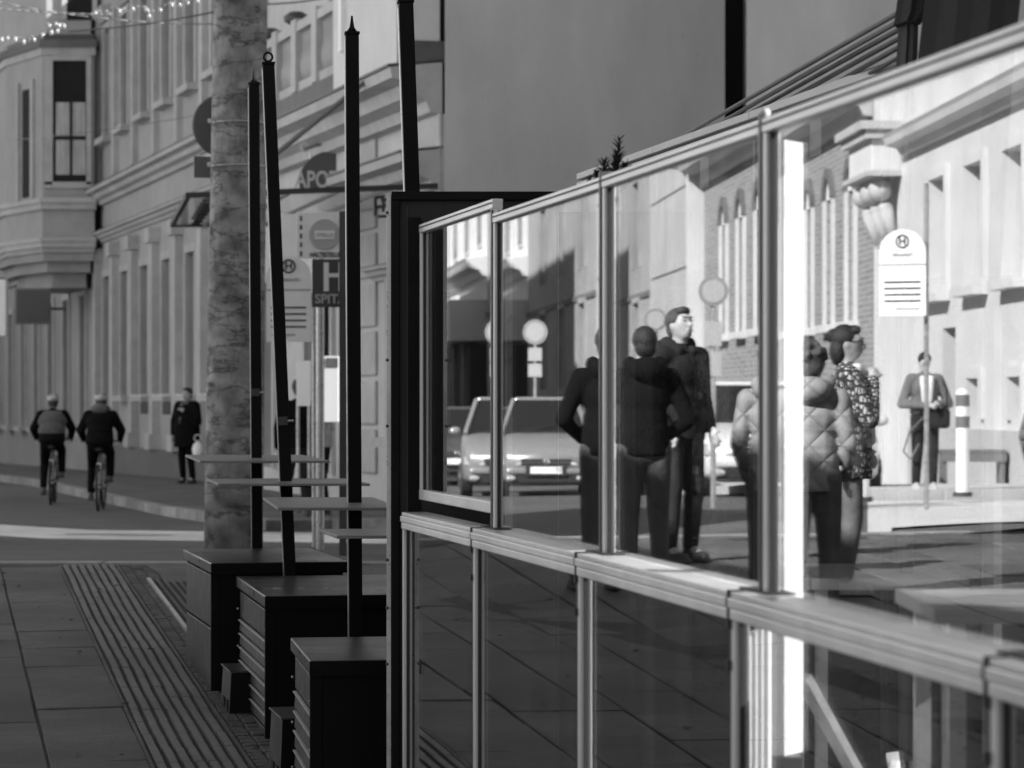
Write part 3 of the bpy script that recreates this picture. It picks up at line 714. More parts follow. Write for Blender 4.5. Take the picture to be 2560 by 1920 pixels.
# pale patch over the road, its colour brightened to paint sunlit ground
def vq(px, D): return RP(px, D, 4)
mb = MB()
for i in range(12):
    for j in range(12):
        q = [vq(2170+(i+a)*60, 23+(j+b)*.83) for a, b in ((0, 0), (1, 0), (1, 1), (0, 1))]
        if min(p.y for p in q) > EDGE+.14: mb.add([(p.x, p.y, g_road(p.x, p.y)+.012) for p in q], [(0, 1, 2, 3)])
struct(mb.build('sunlit_ground_patch', M['plaster_white'], None, fix=False))
# ------------------------------------------------------------------ concrete mast
mz = g_road(-2.3, 24.3)
mx_ = PX(583, 24.2); mtilt = lambda mb: (setattr(mb, 'v', [p+Vector(((p.z-mz)*.013, 0, 0)) for p in mb.v]), mb)[1]
mast = thing('concrete_mast', 'thick cracked concrete mast with steel bands rising behind the dark cabinets', 'mast', (mx_, 24.2, mz))
mtilt(MB().lathe((mx_, 24.2, mz), [(.252, 0), (.248, 1), (.238, 3), (.224, 5.5), (.219, 6.9)], 40)).build('shaft', M['mast'], mast, smooth=True)
for py in (308, 416, 960):
    z = P(0, py, 24.2).z; mtilt(MB().lathe((mx_, 24.2, z-.012), [(.24, 0), (.245, .003), (.245, .013), (.24, .016)], 40)).build('steel_band', M['steel_pale'], mast, smooth=True)
    b_ = MB().box(mx_-.245, mx_-.21, 24.0, 24.06, z-.015, z+.02); mtilt(b_).build('band_clamp', M['steel_pale'], mast)
sg = thing('round_road_sign', 'dark round road sign seen from behind at the left of the concrete mast', 'road sign', P(500, 315, 24.5))
c = P(557, 315, 24.7); MB().add([], []) 
d_ = MB(); d_.lathe((0, 0, 0), [(.265, -.01), (.275, 0), (.265, .012)], 36)
mm = Matrix.Translation(c) @ Matrix.Rotation(R(22), 4, 'Z') @ Matrix.Rotation(R(90), 4, 'X'); d_.v = [mm @ p for p in d_.v]; d_.build('disc', M['sign_mid'], sg, smooth=False)
MB().cbox((c.x+.03, c.y-.06, c.z), .04, .06, .6).build('rail', M['sign_dark'], sg)
c2 = P(508, 418, 24.6); pl = thing('supplementary_plate', 'small dark rectangular plate mounted under the round sign on the mast', 'plate', c2)
MB().cbox(c2+Vector((.02, 0, 0)), .2, .02, .185, R(12)).build('panel', M['sign_mid'], pl); MB().cbox(c2+Vector((.1, -.02, 0)), .05, .03, .05).build('bracket', M['letter'], pl)

# wires and string lights
def wire(a, b, sag, r, n=14):
    out = []
    for i in range(n+1):
        t = i/n; p = a.lerp(b, t); p = p-Vector((0, 0, sag*4*t*(1-t))); out.append(p)
    return out
lines = [((-40, -2, 38), (590, 60, 38), .1), ((-40, 18, 37), (280, 36, 37), .02), ((90, -10, 36), (720, -10, 36), -.0)]
for i, (a, b, sg_) in enumerate(lines[:2]):
    o = MB().path(wire(P(*a), P(*b), sg_, 0), .009, 6).build('overhead_wire', M['sign_mid'], None, smooth=True)
    tag(o, ['pale overhead wire crossing the top left corner, the longer one', 'short pale overhead wire at the very top left'][i], 'wire')
for i, (ctrl, lab) in enumerate([([(240, 30, 38), (300, 22, 38), (365, 14, 38), (372, 32, 38), (430, 8, 38), (470, 2, 38), (520, -8, 38)], 'upper string of small clear lights hanging over the street, top left'),
                              ([(-10, 104, 38), (20, 90, 38), (60, 98, 38), (85, 92, 38), (130, 78, 38), (160, 62, 38), (140, 58, 38), (105, 60, 38)], 'lower curling string of small clear lights at the left edge')]):
    t = thing('string_lights', lab, 'string lights', P(*ctrl[0]), group='string lights over the street')
    ps = []
    for a, b in zip(ctrl, ctrl[1:]):
        for s in range(4): ps.append(P(*a).lerp(P(*b), s/4)+Vector((0, random.uniform(-.05, .05), random.uniform(-.015, .015))))
    MB().path(ps, .010, 6).build('cable', M['sign_mid'], t, smooth=True)
    for q in ps[::2]:
        MB().ell(q-Vector((0, 0, .035)), .026, .026, .038, 10, 6).build('bulb', M['bulb'], t, smooth=True)
for i, (a, b, lab) in enumerate([((170, 78, 38), (590, 18, 38), 'dark wire running from the garland to the concrete mast'), ((40, 350, 50), (560, 275, 50), 'thin dark wire crossing in front of the bay window'), ((560, 8, 36), (840, -10, 36), 'dark wire leaving the mast to the right at the top edge')]):
    tag(MB().path(wire(P(*a), P(*b), .05, 0), .012 if i != 1 else .006, 6).build('overhead_wire', M['wire' if i == 1 else 'cabinet'], None), lab, 'wire')

# ------------------------------------------------------------------ hanging shop sign far left
hs_ = thing('hanging_sign', 'dark square shop sign hanging on a bracket below the bay window', 'sign', P(82, 765, 62))
MB().cbox(P(82, 765, 62), .78, .12, .79).build('panel', M['sign_mid'], hs_, bevel=.02)
MB().cbox(P(82, 765, 61.93), .7, .02, .71).build('face', M['sign_dark'], hs_)
MB().tube(P(95, 772, 62.1), P(162, 772, 62.6), .03).build('bracket', M['sign_dark'], hs_)
ls = thing('light_box_sign', 'narrow pale vertical sign at the far left edge', 'sign', P(3, 760, 60)); 
MB().cbox(P(4, 770, 60), .24, .3, 1.2).build('panel', M['off_white'], ls, bevel=.02); MB().cbox(P(4, 700, 60.2), .4, .05, .05).build('bracket', M['sign_dark'], ls)

# ------------------------------------------------------------------ glass canopy and its rods
cz = 4.22
A1, A2, A3, A4 = P(468, 492, 36), P(1100, 452, 36), P(432, 552, 40.6), P(1000, 540, 45)
A1.z = A2.z = A3.z = cz; A2 = Vector((-.95, 36.4, cz+.0)); A4 = Vector((fx(44)+.05, 44, cz))
A1 = Vector((PX(470, 36), 36, cz)); A3 = Vector((PX(430, 42), 42, cz)); A2.z = 4.37; A4.z = 4.37
cp = thing('glass_canopy', 'flat glass canopy with thin dark steel edge over the pharmacy entrance', 'canopy', (-2.5, 38, cz))
MB().beam(A1, A2, .06, .07).build('edge_beam', M['letter'], cp); MB().beam(A1, A3, .06, .07).build('edge_beam', M['letter'], cp)
MB().beam(A3, A4, .06, .07).build('edge_beam', M['letter'], cp)
for i in range(5):
    t0, t1 = i/5+.01, (i+1)/5-.01
    q = [A1.lerp(A2, t0), A1.lerp(A2, t1), A3.lerp(A4, t1), A3.lerp(A4, t0)]
    MB().hexa([p+Vector((0, 0, -.02)) for p in q]+[p for p in q]).build('pane', M['canopy_glass'], cp)
for i in range(1, 5):
    t = i/5; MB().beam(A1.lerp(A2, t)-Vector((0, 0, .02)), A3.lerp(A4, t)-Vector((0, 0, .02)), .03, .05).build('glazing_bar', M['sign_mid'], cp)
for i in range(7):
    MB().tube(A1.lerp(A3, .12+i*.12)+Vector((.25, 0, -.05)), A1.lerp(A3, .12+i*.12)+Vector((.38, 0, -.05)), .025).build('glass_clamp', M['letter'], cp)
for a, b in (((640, 425, 37.5), (1005, 130, 38.5)), ((1005, 130, 38.5), (1098, 58, 39.2))):
    MB().tube(P(*a), P(*b), .035).build('tension_rod', M['sign_mid'], cp)
for q in ((1085, 62, 39), (1060, 88, 38.8), (975, 170, 38.4)):
    p = P(*q); m_ = MB(); m_.tube(p, p+Vector((.09, .1, .03)), .05); m_.ell(p+Vector((-.03, 0, -.02)), .07, .05, .04); m_.build('rod_anchor', M['sign_mid'], cp)
# bracket sign behind pole 4 (iron scroll)
isg = thing('wrought_iron_bracket', 'small wrought iron wall bracket beside the black board', 'bracket', P(950, 510, 36))
m_ = MB()
for a, b in (((938, 495), (938, 540)), ((938, 495), (962, 490)), ((945, 541), (970, 541)), ((958, 488), (958, 530)), ((940, 518), (965, 515)), ((952, 500), (970, 500))): m_.tube(P(*a, 36), P(*b, 36), .02)
m_.build('iron_bar', M['letter'], isg)

# pharmacy sign
ps_ = thing('pharmacy_sign', 'dark oval hanging sign reading APOTHEKE above the canopy', 'sign', P(832, 440, 43))
c = P(832, 455, 43); n = 48; rx = PX(832+84, 43)-PX(832, 43); rz_ = .47
ov = MB(); ov.add([(c.x+rx*math.cos(2*math.pi*i/n), c.y+y, c.z+rz_*math.sin(2*math.pi*i/n)) for y in (-.06, .06) for i in range(n)], [(i, (i+1) % n, n+(i+1) % n, n+i) for i in range(n)]+[tuple(range(n))[::-1], tuple(range(n, 2*n))])
ov.build('panel', M['sign_dark'], ps_, bevel=.01)
text('APOTHEKE', .36, M['letter_pale'], ps_, face_cam(c+Vector((.08, -.07, .02))) @ Matrix.Scale(.72, 4, (1, 0, 0)), bold=.006)
arc = [P(760+x, 378-22*math.sin(math.pi*min(1, (x+10)/170)), 43) for x in range(0, 150, 12)]
MB().path(arc, .028).build('bracket', M['sign_mid'], ps_, smooth=True); MB().tube(P(775, 380, 43), P(775, 402, 43), .015).build('hanger', M['white_paint'], ps_)
MB().torus(P(762, 368, 43), .05, .02, 'y', 16).build('scroll', M['letter_pale'], ps_)

# ------------------------------------------------------------------ tram stop signs
def plate(t, px0, px1, py0, py1, D, m, nm, dep=.03, bev=.004):
    a, b = P(px0, py1, D), P(px1, py0, D); return MB().box(a.x, b.x, D, D+dep, a.z, b.z).build(nm, m, t, bevel=bev)
D_ = 28
st = thing('stop_sign', 'white tram stop board with ringed H and four dark route lines behind the leaning pole', 'stop sign', (PX(728, D_), D_, g_road(-2, 28)))
def stop_board(t, c, w_, rz=0):
    """c = centre of the straight joint between arch and lower board"""
    Mx = Matrix.Translation(c) @ Matrix.Rotation(rz, 4, 'Z'); h = w_/2
    n = 20; arch = MB(Mx)
    pr = [(-h, .02), (h, .02), (h, .14)]+[(h*math.cos(math.pi*i/n), .14+h*.95*math.sin(math.pi*i/n)) for i in range(1, n)]+[(-h, .14)]
    k = len(pr); arch.add([(x, y, z) for y in (-.02, .02) for x, z in pr], [(i, (i+1) % k, k+(i+1) % k, k+i) for i in range(k)]+[tuple(range(k))[::-1], tuple(range(k, 2*k))])
    arch.build('arched_plate', M['off_white'], t)
    MB(Mx).box(-h, h, -.02, .02, -.50, -.0).build('route_plate', M['off_white'], t)
    MB(Mx).box(-h, h, -.015, .015, 0, .02).build('joint', M['sign_grey'], t)
    MB(Mx).torus((0, -.022, .245), .062, .009, 'y', 28).build('ring', M['letter'], t)
    text('H', .105, M['letter'], t, Mx @ Matrix.Translation((0, -.024, .245)) @ Matrix.Rotation(R(90), 4, 'X'), bold=.002)
    text('Haltestelle', .05, M['sign_grey'], t, Mx @ Matrix.Translation((0, -.024, .115)) @ Matrix.Rotation(R(90), 4, 'X'))
    for i in range(4):
        MB(Mx).box(-h*.78, h*.78, -.026, -.02, -.17-i*.063, -.154-i*.063).build('route_line', M['letter'], t)
    MB(Mx).box(-h*.74, h*.3, -.024, -.02, -.44, -.42).build('small_print', M['sign_grey'], t)
stop_board(st, P(722, 728, D_), .44)
zp = P(722, 728, D_)
MB().tube((zp.x+.25, D_+.03, g_road(-2, 28)), (zp.x+.25, D_+.03, zp.z+.35), .025).build('post', M['steel_pale'], st)
MB().box(zp.x-.2, zp.x+.25, D_+.02, D_+.04, zp.z-.1, zp.z-.06).build('bracket', M['steel_pale'], st)

D_ = 27.4
cs = thing('white_stop_column', 'tall white information column with dashed line and grey disc between the black poles', 'information column', (PX(790, D_), D_, g_road(-2, 27)))
plate(cs, 672, 742, 535, 745, D_+.9, M['off_white'], 'side_panel'); plate(cs, 742, 850, 530, 646, D_, M['off_white'], 'panel')
for i in range(5): plate(cs, 750, 755, 540+i*22, 552+i*22, D_-.004, M['letter'], 'dash', .004, 0)
cc = P(812, 586, D_-.01); disc = MB(); disc.lathe((0, 0, 0), [(.147, 0), (.147, .008)], 36); mm = Matrix.Translation(cc) @ Matrix.Rotation(R(90), 4, 'X'); disc.v = [mm @ p for p in disc.v]; disc.build('disc', M['sign_grey'], cs)
plate(cs, 787, 836, 577, 598, D_-.028, M['off_white'], 'disc_label', .006, .001)
text('STELLE', .055, M['sign_grey'], cs, face_cam(P(812, 587, D_-.032)))
text('HALTESTELLE', .062, M['letter'], cs, face_cam(P(812, 637, D_-.004)) @ Matrix.Scale(.78, 4, (1, 0, 0)), bold=.001)
MB().tube((PX(800, D_), D_+.04, g_road(-2, 27.4)), (PX(800, D_), D_+.04, P(0, 645, D_).z), .04).build('post', M['steel_pale'], cs)
D_ = 26.2
hp = thing('hospital_sign', 'dark square sign with white H and the word SPITAL on a dark post', 'sign', (PX(856, D_), D_, g_road(-2, 26)))
plate(hp, 780, 872, 648, 768, D_, M['sign_dark'], 'panel')
plate(hp, 809, 822, 656, 728, D_-.004, M['off_white'], 'letter_bar', .004, 0); plate(hp, 822, 846, 683, 693, D_-.004, M['off_white'], 'letter_bar', .004, 0); plate(hp, 846, 858, 656, 728, D_-.004, M['off_white'], 'letter_bar', .004, 0)
text('SPITAL', .118, M['letter_pale'], hp, face_cam(P(787, 748, D_-.004)), center=False, bold=.003)
a = P(847, 1430, 25.9); MB().box(PX(848, 25.9), PX(866, 25.9), 25.9, 25.98, g_road(-1.6, 26), P(0, 528, 25.9).z).build('post', M['cabinet'], hp)
# white stand added to paint a bright glare, striped posts and people blurred behind
pf = thing('glare_stand', 'overexposed white poster stand beside the stop behind the poles', 'poster stand', P(757, 1100, 33))
plate(pf, 741, 777, 902, 1015, 33, M['white_paint'], 'glare'); MB().tube(P(745, 1015, 33.05), P(745, 1215, 33.05), .02).build('leg', M['steel_pale'], pf); MB().tube(P(773, 1015, 33.05), P(773, 1215, 33.05), .02).build('leg', M['steel_pale'], pf)
gp = thing('ticket_machine', 'narrow grey machine on a pale post next to the hospital sign post', 'ticket machine', P(795, 1100, 30.5))
plate(gp, 783, 797, 868, 1060, 30.5, M['off_white'], 'post', .08); plate(gp, 798, 845, 890, 1055, 30.7, M['sign_grey'], 'case', .25); plate(gp, 815, 845, 895, 918, 30.69, M['sign_dark'], 'hood', .01)
plate(gp, 786, 794, 1060, 1330, 30.6, M['off_white'], 'stem', .05)
for q in ((785, 795, 900, 912), (785, 795, 935, 950), (785, 795, 985, 1000)): plate(gp, *q, 30.49, M['sign_grey'], 'stripe', .005, 0)

# ------------------------------------------------------------------ dark cabinets
def cabinet(label, px_r, py_r, px_f, py_f, Df, width, depth, slats, yaw=11.5):
    zt = P(0, py_f, Df).z; f = Vector((PX(px_f, Df), Df)); Mx = Matrix.Translation((f.x, f.y, 0)) @ Matrix.Rotation(R(yaw), 4, 'Z')
    gz = g_pave(f.x, f.y)-.03
    t = thing('street_cabinet', label, 'cabinet', (f.x, f.y, gz), group='dark metal cabinets beside the screens')
    rise = .0
    MB(Mx).hexa([(0, 0, zt-.055), (width, 0, zt-.055), (width, depth, zt-.055), (0, depth, zt-.055), (0, 0, zt), (width, 0, zt), (width, depth, zt+.0), (0, depth, zt)]).build('lid', M['lid'], t, bevel=.006)
    MB(Mx).box(.035, width-.03, .03, depth-.03, gz, zt-.055).build('body', M['black'], t, bevel=.004)
    MB(Mx).box(-.002, width+.002, -.005, -.001, zt-.058, zt-.002).build('shaded_lid_front', M['black'], t)  # black plate paints the unlit front of the lid
    MB(Mx).box(.002, .05, .026, .052, gz, zt-.056).build('corner_post', M['black'], t, bevel=.002)
    if slats:
        H = zt-.06-gz; n = slats; top = zt-.075
        hh = (H*.78-.08)/n
        MB(Mx).box(.016, .035, .05, depth-.05, top-.13, top).build('slat', M['cabinet'], t, bevel=.003)
        for i in range(n):
            z1 = top-.14-i*hh; z0 = z1-hh+.012
            m_ = MB(Mx).hexa([(.012, .05, z0), (.035, .05, z0), (.035, depth-.05, z0), (.012, depth-.05, z0), (.018, .05, z1), (.035, .05, z1), (.035, depth-.05, z1), (.018, depth-.05, z1)])
            sl_ = m_.build('slat', M['cabinet'], t, bevel=.002)
            MB(Mx).box(.006, .0175, .05, depth-.05, z1-.006, z1-.001).build('highlight_lip', M['highlight_lip'], sl_)
        z1 = top-.14-n*hh
        MB(Mx).box(.012, .035, .05, depth-.05, gz+.01, z1).build('slat', M['cabinet'], t, bevel=.003)
        for yy in (.052, depth-.052):
            for i in range(3): MB(Mx).ell((.004, yy, gz+.15+i*H*.3), .005, .006, .006, 8, 5).build('screw', M['steel_pale'], t)
    else:
        zm = (zt-.06)*.5+gz*.5+.03
        MB(Mx).box(.014, .036, .045, depth-.045, zm+.006, zt-.07).build('side_panel', M['cabinet'], t, bevel=.003)
        MB(Mx).box(.014, .036, .045, depth-.045, gz+.01, zm-.006).build('side_panel', M['cabinet'], t, bevel=.003)
    MB(Mx).box(.02, .05, depth-.05, depth-.035, gz, zt-.055).build('corner_post', M['black'], t)
    return t, Mx, gz, zt
cab1 = cabinet('dark cabinet with two plain side panels, the rearmost one, in front of the mast', 457, 1373, 528, 1408, 14.6, .72, 1.42, 0, 12.4)
cab2 = cabinet('dark cabinet with six horizontal side slats, middle of the three', 590, 1440, 663, 1490, 13.0, .86, 1.5, 6, 10.6)
cab3 = cabinet('dark slatted cabinet with streaked glossy lid, nearest to the black board', 726, 1594, 775, 1652, 10.75, .72, 1.07, 5, 8.4)
for i in range(4):
    p = P(692+i*62, 1463-i*2.2, 13.5); p.z = cab2[3]+.0015; 
    MB().cbox(p, .03, .045, .003, R(11)).build('lid_hole', M['steel_pale'], cab2[0])
# small cable feet with slots
for (px0, px1, py, D, lab) in ((548, 578, 1668, 13.85, 'small dark cable housing with bottom slots between the rear and the middle cabinet'), (672, 706, 1785, 11.9, 'small dark cable housing with bottom slots between the middle and the nearest cabinet')):
    f = Vector((PX(px1, D), D)); Mx = Matrix.Translation((f.x, f.y, 0)) @ Matrix.Rotation(R(11.5), 4, 'Z'); gz = g_pave(f.x, f.y)-.03; zt = P(0, py+14, D).z
    t = thing('cable_housing', lab, 'cable housing', (f.x, f.y, gz), group='small cable housings between the cabinets')
    MB(Mx).hexa([(-.012, -.01, gz), (.2, -.01, gz), (.2, .42, gz), (-.012, .42, gz), (0, 0, zt), (.2, 0, zt), (.2, .4, zt), (0, .4, zt)]).build('case', M['cabinet'], t, bevel=.004)
    MB(Mx).hexa([(-.012, -.016, gz), (.2, -.016, gz), (.2, -.0105, gz), (-.012, -.0105, gz), (0, -.006, zt), (.2, -.006, zt), (.2, -.001, zt), (0, -.001, zt)]).build('shaded_front', M['black'], t)  # black plate paints the unlit front of the case
    MB(Mx).box(-.008, .21, -.008, .42, zt, zt+.008).build('top', M['lid'], t, bevel=.002)
    for s in (.05, .2): MB(Mx).box(-.0155, 0, s, s+.08, gz, gz+.085).build('slot', M['dark_room'], t)

# ------------------------------------------------------------------ black poles with shelves
def pole(lab, xb, yb, xt, yt, D, wpx, py_s, sh, tip, lean_lab):
    b = P(xb, yb, D); tp = P(xt, yt, D); dirv = (tp-b).normalized(); gz = g_pave(b.x, D)-.02
    foot = b+dirv*((gz-b.z)/dirv.z)
    t = thing('shelf_pole', lab, 'pole', foot, group='black poles with shelves'); w_ = wpx/FPX*D*.86
    zax = dirv; Mx = Matrix.Translation(foot) @ Matrix.Rotation(math.atan2(dirv.x, dirv.z), 4, 'Y') @ Matrix.Rotation(R(7), 4, 'Z'); L = (tp-foot).length
    MB(Mx).box(-w_/2, w_/2, -w_/2, w_/2, 0, L).build('shaft', M['black'], t, bevel=.003)
    MB(Mx).box(-w_/2-.004, -w_/2-.001, -w_/2+.004, w_/2+.0, .0, L-.02).build('lit_edge', M['steel_pale'], t)  # pale strip paints the light caught on the left edge
    MB(Mx).box(-w_/2-.004, w_/2+.004, -w_/2-.004, w_/2+.004, L, L+.012).build('cap', M['black'], t, bevel=.002)
    if tip == 'ring': MB(Mx).torus((0, 0, L+.04), .022, .006, 'y', 20).build('lifting_eye', M['black'], t, smooth=True)
    else: MB(Mx).lathe((0, 0, L+.012), [(.025, 0), (.011, .02), (.006, .05), (.004, .07)], 12).build('spike', M['black'], t, smooth=True)
    # shelf: quad given by 2 front pixels and 2 rear pixels at one height
    (xa, ya), (xb_, yb_), (xr, yr) = sh
    zz = P(0, (ya+yr)/2, D).z
    Da = (EYE-zz)*FPX/(ya-HOR); Db = (EYE-zz)*FPX/(yr-HOR)
    a = Vector((PX(xa, Da), Da, zz)); c = Vector((PX(xr, Db), Db, zz)); b2 = Vector((PX(xb_, Da), Da, zz)); d2 = b2+(c-a)
    MB().hexa([p-Vector((0, 0, .012)) for p in (a, b2, d2, c)]+[a, b2, d2, c]).build('shelf', M['shelf'], t, bevel=.0015)
    MB().cbox((foot.x+.02, D, zz-.02), .12, .1, .02).build('shelf_bracket', M['black'], t)
    return t, Mx, w_
p1 = pole('black upright pole with shelf and small spike, farthest left', 643, 1372, 635, 212, 16.1, 30, 1145, ((500, 1152), (826, 1149), (463, 1137)), 'spike', '')
p2 = pole('leaning black pole topped by a ring eye, second from the left', 725, 1435, 671, 162, 14.6, 34, 1195, ((545, 1209), (925, 1199), (517, 1196)), 'ring', '')
p3 = pole('black upright pole with spike and shelf, third from the left', 889, 1575, 880, 87, 12.3, 38, 1250, ((694, 1269), (1000, 1266), (657, 1243)), 'spike', '')
p4 = pole('tall black pole rising behind the black board to the top edge', 1045, 900, 1014, 8, 11.0, 42, 1325, ((842, 1339), (1030, 1337), (797, 1322)), 'spike', '')
for (t, Mx, w_), zz in ((p1, P(0, 990, 16.1).z-(-.02)-WM[p1[0].name].translation.z), (p2, P(0, 1052, 14.6).z-WM[p2[0].name].translation.z)):
    MB(Mx).box(-.03, .02, -w_/2-.012, -w_/2, zz-.022, zz+.022).build('junction_box', M['cabinet'], t, bevel=.002); MB(Mx).tube((.02, -w_/2-.004, zz), (w_/2+.02, -w_/2-.004, zz), .006).build('knob', M['steel_pale'], t)

# ------------------------------------------------------------------ black board (end wall of the terrace)
DB = 9.97
bb = thing('black_board', 'tall black end board with a pale metal edge between cabinets and glass screens', 'partition', (PX(1100, DB), DB, g_pave(0, DB)-.02))
z1 = P(0, 480, DB).z; z0 = g_pave(0, DB)-.03
MB().box(PX(980, DB), PX(1395, DB), DB, DB+.05, z0, z1).build('panel', M['anthracite'], bb, bevel=.002)
MB().box(PX(967, DB), PX(979, DB), DB-.02, DB+.07, z0, z1-.01).build('lit_edge_profile', M['steel_pale'], bb, bevel=.002)  # pale strip paints the side-lit edge of the board
MB().box(PX(979.5, DB), PX(1396, DB), DB-.03, DB, z1-.03, z1).build('top_profile', M['black'], bb, bevel=.002)
MB().box(PX(980, DB), PX(1000, DB), DB-.03, DB-.001, z0, z1-.031).build('post', M['black'], bb, bevel=.002)
MB().box(PX(1018, DB), PX(1020, DB), DB-.006, DB-.001, z0, z1-.05).build('groove', M['sign_dark'], bb)
MB().box(PX(1020, DB), PX(1052, DB), DB-.012, DB-.001, z0, z1-.09).build('post', M['black'], bb)
for py in (532, 900, 1065, 1400, 1520, 1660): MB().ell(P(968, py, DB-.02), .006, .006, .006, 8, 5).build('screw', M['sign_dark'], bb)

dp = MB().box(PX(1397, 10.45), PX(1730, 10.45), 10.45, 10.5, g_pave(0, 10)-.03, 2.3).build('partition', M['anthracite'], None); tag(dp, 'low dark backing board added behind the screens to darken the view through them', 'partition')  # dark sheet added so the view through the screens stays dark
# ------------------------------------------------------------------ glass screens
ZT, ZR = 2.17, 1.217
labs = ['glass screen section farthest from the camera, next to the black board', 'second glass screen section, mirroring a silver car and a man in black', 'third glass screen section, mirroring the standing man looking up', 'glass screen section at the right, mirroring the sunlit white house', 'nearest glass screen section, only its end showing at the right edge']
for k in range(1, 6):
    a, b = pts[k-1], pts[k]; d = (b-a).normalized(); L = (b-a).length; o_ = Vector((-d.y, d.x))
    if o_.x > 0: o_ = -o_
    GM = Matrix(((d.x, o_.x, 0, a.x), (d.y, o_.y, 0, a.y), (0, 0, 1, 0), (0, 0, 0, 1)))    # x along towards camera, y towards street
    gz = min(g_pave(a.x, a.y), g_pave(b.x, b.y))-.03
    t = thing('glass_screen', labs[k-1], 'glass screen', (a.x, a.y, gz), group='aluminium framed glass screens')
    dz = .05 if k == 1 else 0
    B = lambda: MB(GM)
    # upper (sliding) sash; top follows slight drop
    B().box(.0, L, -.016, .018, ZT-.03+dz*.9, ZT+dz*.9).build('top_rail', M['alu'], t, bevel=.003)
    B().box(0.0, L, .0185, .021, ZT-.014+dz*.9, ZT-.01+dz*.9).build('rail_groove', M['alu_dark'], t)
    B().box(.0, .028, -.014, .016, ZR+dz, ZT-.03+dz*.9).build('stile', M['alu'], t, bevel=.002)
    B().box(.0285, .036, -.008, .008, ZR+dz, ZT-.03+dz*.9).build('gasket', M['alu_dark'], t)
    B().box(L-.03, L, -.014, .016, ZR+dz, ZT-.03+dz*.9).build('stile', M['alu'], t, bevel=.002)
    B().box(.036, L-.03, -.003, .003, ZR+.0+dz*.9, ZT-.03+dz*.9).build('pane', M['glass'], t)
    if k == 1: B().box(.0, L, -.016, .018, ZR+dz-.005, ZR+dz+.03).build('bottom_rail', M['alu'], t, bevel=.003)
    # lower fixed sash, 55 mm nearer the street
    y0 = .05
    m_ = B(); m_.box(-.05, L-.07, -.02, y0+.02, ZR-.012, ZR); m_.build('rail_top', M['alu'], t, bevel=.002)
    B().box(-.05, L-.07, y0-.012, y0+.026, ZR-.034, ZR-.0125).build('hand_rail', M['alu'], t, bevel=.003)
    B().box(-.05, L-.07, y0-.012, y0+.022, ZR-.058, ZR-.035).build('hand_rail', M['alu'], t, bevel=.003)
    B().box(-.05, -.022, y0-.014, y0+.018, gz, ZR-.058).build('post', M['alu'], t, bevel=.002)
    B().box(-.0215, -.012, y0-.008, y0+.008, gz, ZR-.058).build('gasket', M['alu_dark'], t)
    B().box(-.012, L-.07, y0-.003, y0+.003, gz+.05, ZR-.058).build('pane', M['glass'], t)
    B().box(-.012, L-.07, y0-.012, y0+.012, gz, gz+.05).build('bottom_rail', M['alu'], t, bevel=.002)
    if k > 1:
        B().box(-.062, -.05, y0-.01, y0+.024, ZR-.06, ZR+.002).build('end_cap', M['alu_dark'], t)
        B().box(-.13, .09, -.03, y0-.02, ZR, ZR+.004).build('joint_plate', M['alu_dark'], t)
        for zz in (ZR-.16, ZR-.075): B().box(-.058, -.045, y0+.0, y0+.026, zz, zz+.02).build('hinge', M['alu_dark'], t)
        B().box(-.058, -.05, y0+.006, y0+.02, ZR-.16, ZR-.06).build('hinge_strap', M['cabinet'], t)
        B().box(-.02, .0, -.014, .02, ZR, ZT+.012).build('corner_post', M['cabinet' if k != 3 else 'cabinet'], t, bevel=.002)
    if k == 2: B().box(.045, .075, -.03, -.012, ZR, ZT-.03).build('inner_post', M['steel_pale'], t)
    if k == 4: MB().ell((a.x-.01, a.y-.02, ZT+.01), .009, .009, .009, 12, 8).build('knob', M['firewall'], t, smooth=True)
# white post and slatted heater behind nearest screen
wp = thing('white_post', 'tall bright white square post standing behind the nearest screen', 'post', (PX(1968, 6.3), 6.3, g_pave(0, 6.3)))
zt = P(0, 350, 6.3).z; zb = P(0, 1890, 6.3).z
PM = Matrix.Translation((PX(1941, 6.3), 6.3, 0)) @ Matrix.Rotation(R(58), 4, 'Z')
MB(PM).box(0, .095, -.02, .012, zb, zt).build('shaft', M['white_paint'], wp, bevel=.002)
MB().box(PX(1936, 6.3), PX(1945.5, 6.3), 6.31, 6.34, zb, zt-.08).build('flange', M['off_white'], wp)
MB().box(PX(1935, 6.3), PX(2005, 6.3), 6.28, 6.36, zb-.03, zb).build('foot', M['cabinet'], wp, bevel=.004)
for py in (1684, 1862): MB().ell(P(1962, py, 6.298), .003, .003, .003, 8, 5).build('screw', M['cabinet'], wp)
sl = thing('slatted_panel', 'white upright slats standing behind the joint of the nearest screens', 'slatted panel', (PX(1885, 6.6), 6.6, g_pave(0, 6.6)))
for i in range(4):
    x = 1866+i*15; MB(Matrix.Translation((PX(x, 6.6), 6.6, 0)) @ Matrix.Rotation(R(58), 4, 'Z')).box(0, .02, -.01, .01, g_pave(0, 6.6), P(0, 1590-i*12, 6.6).z).build('slat', M['white_paint'], sl, bevel=.002)
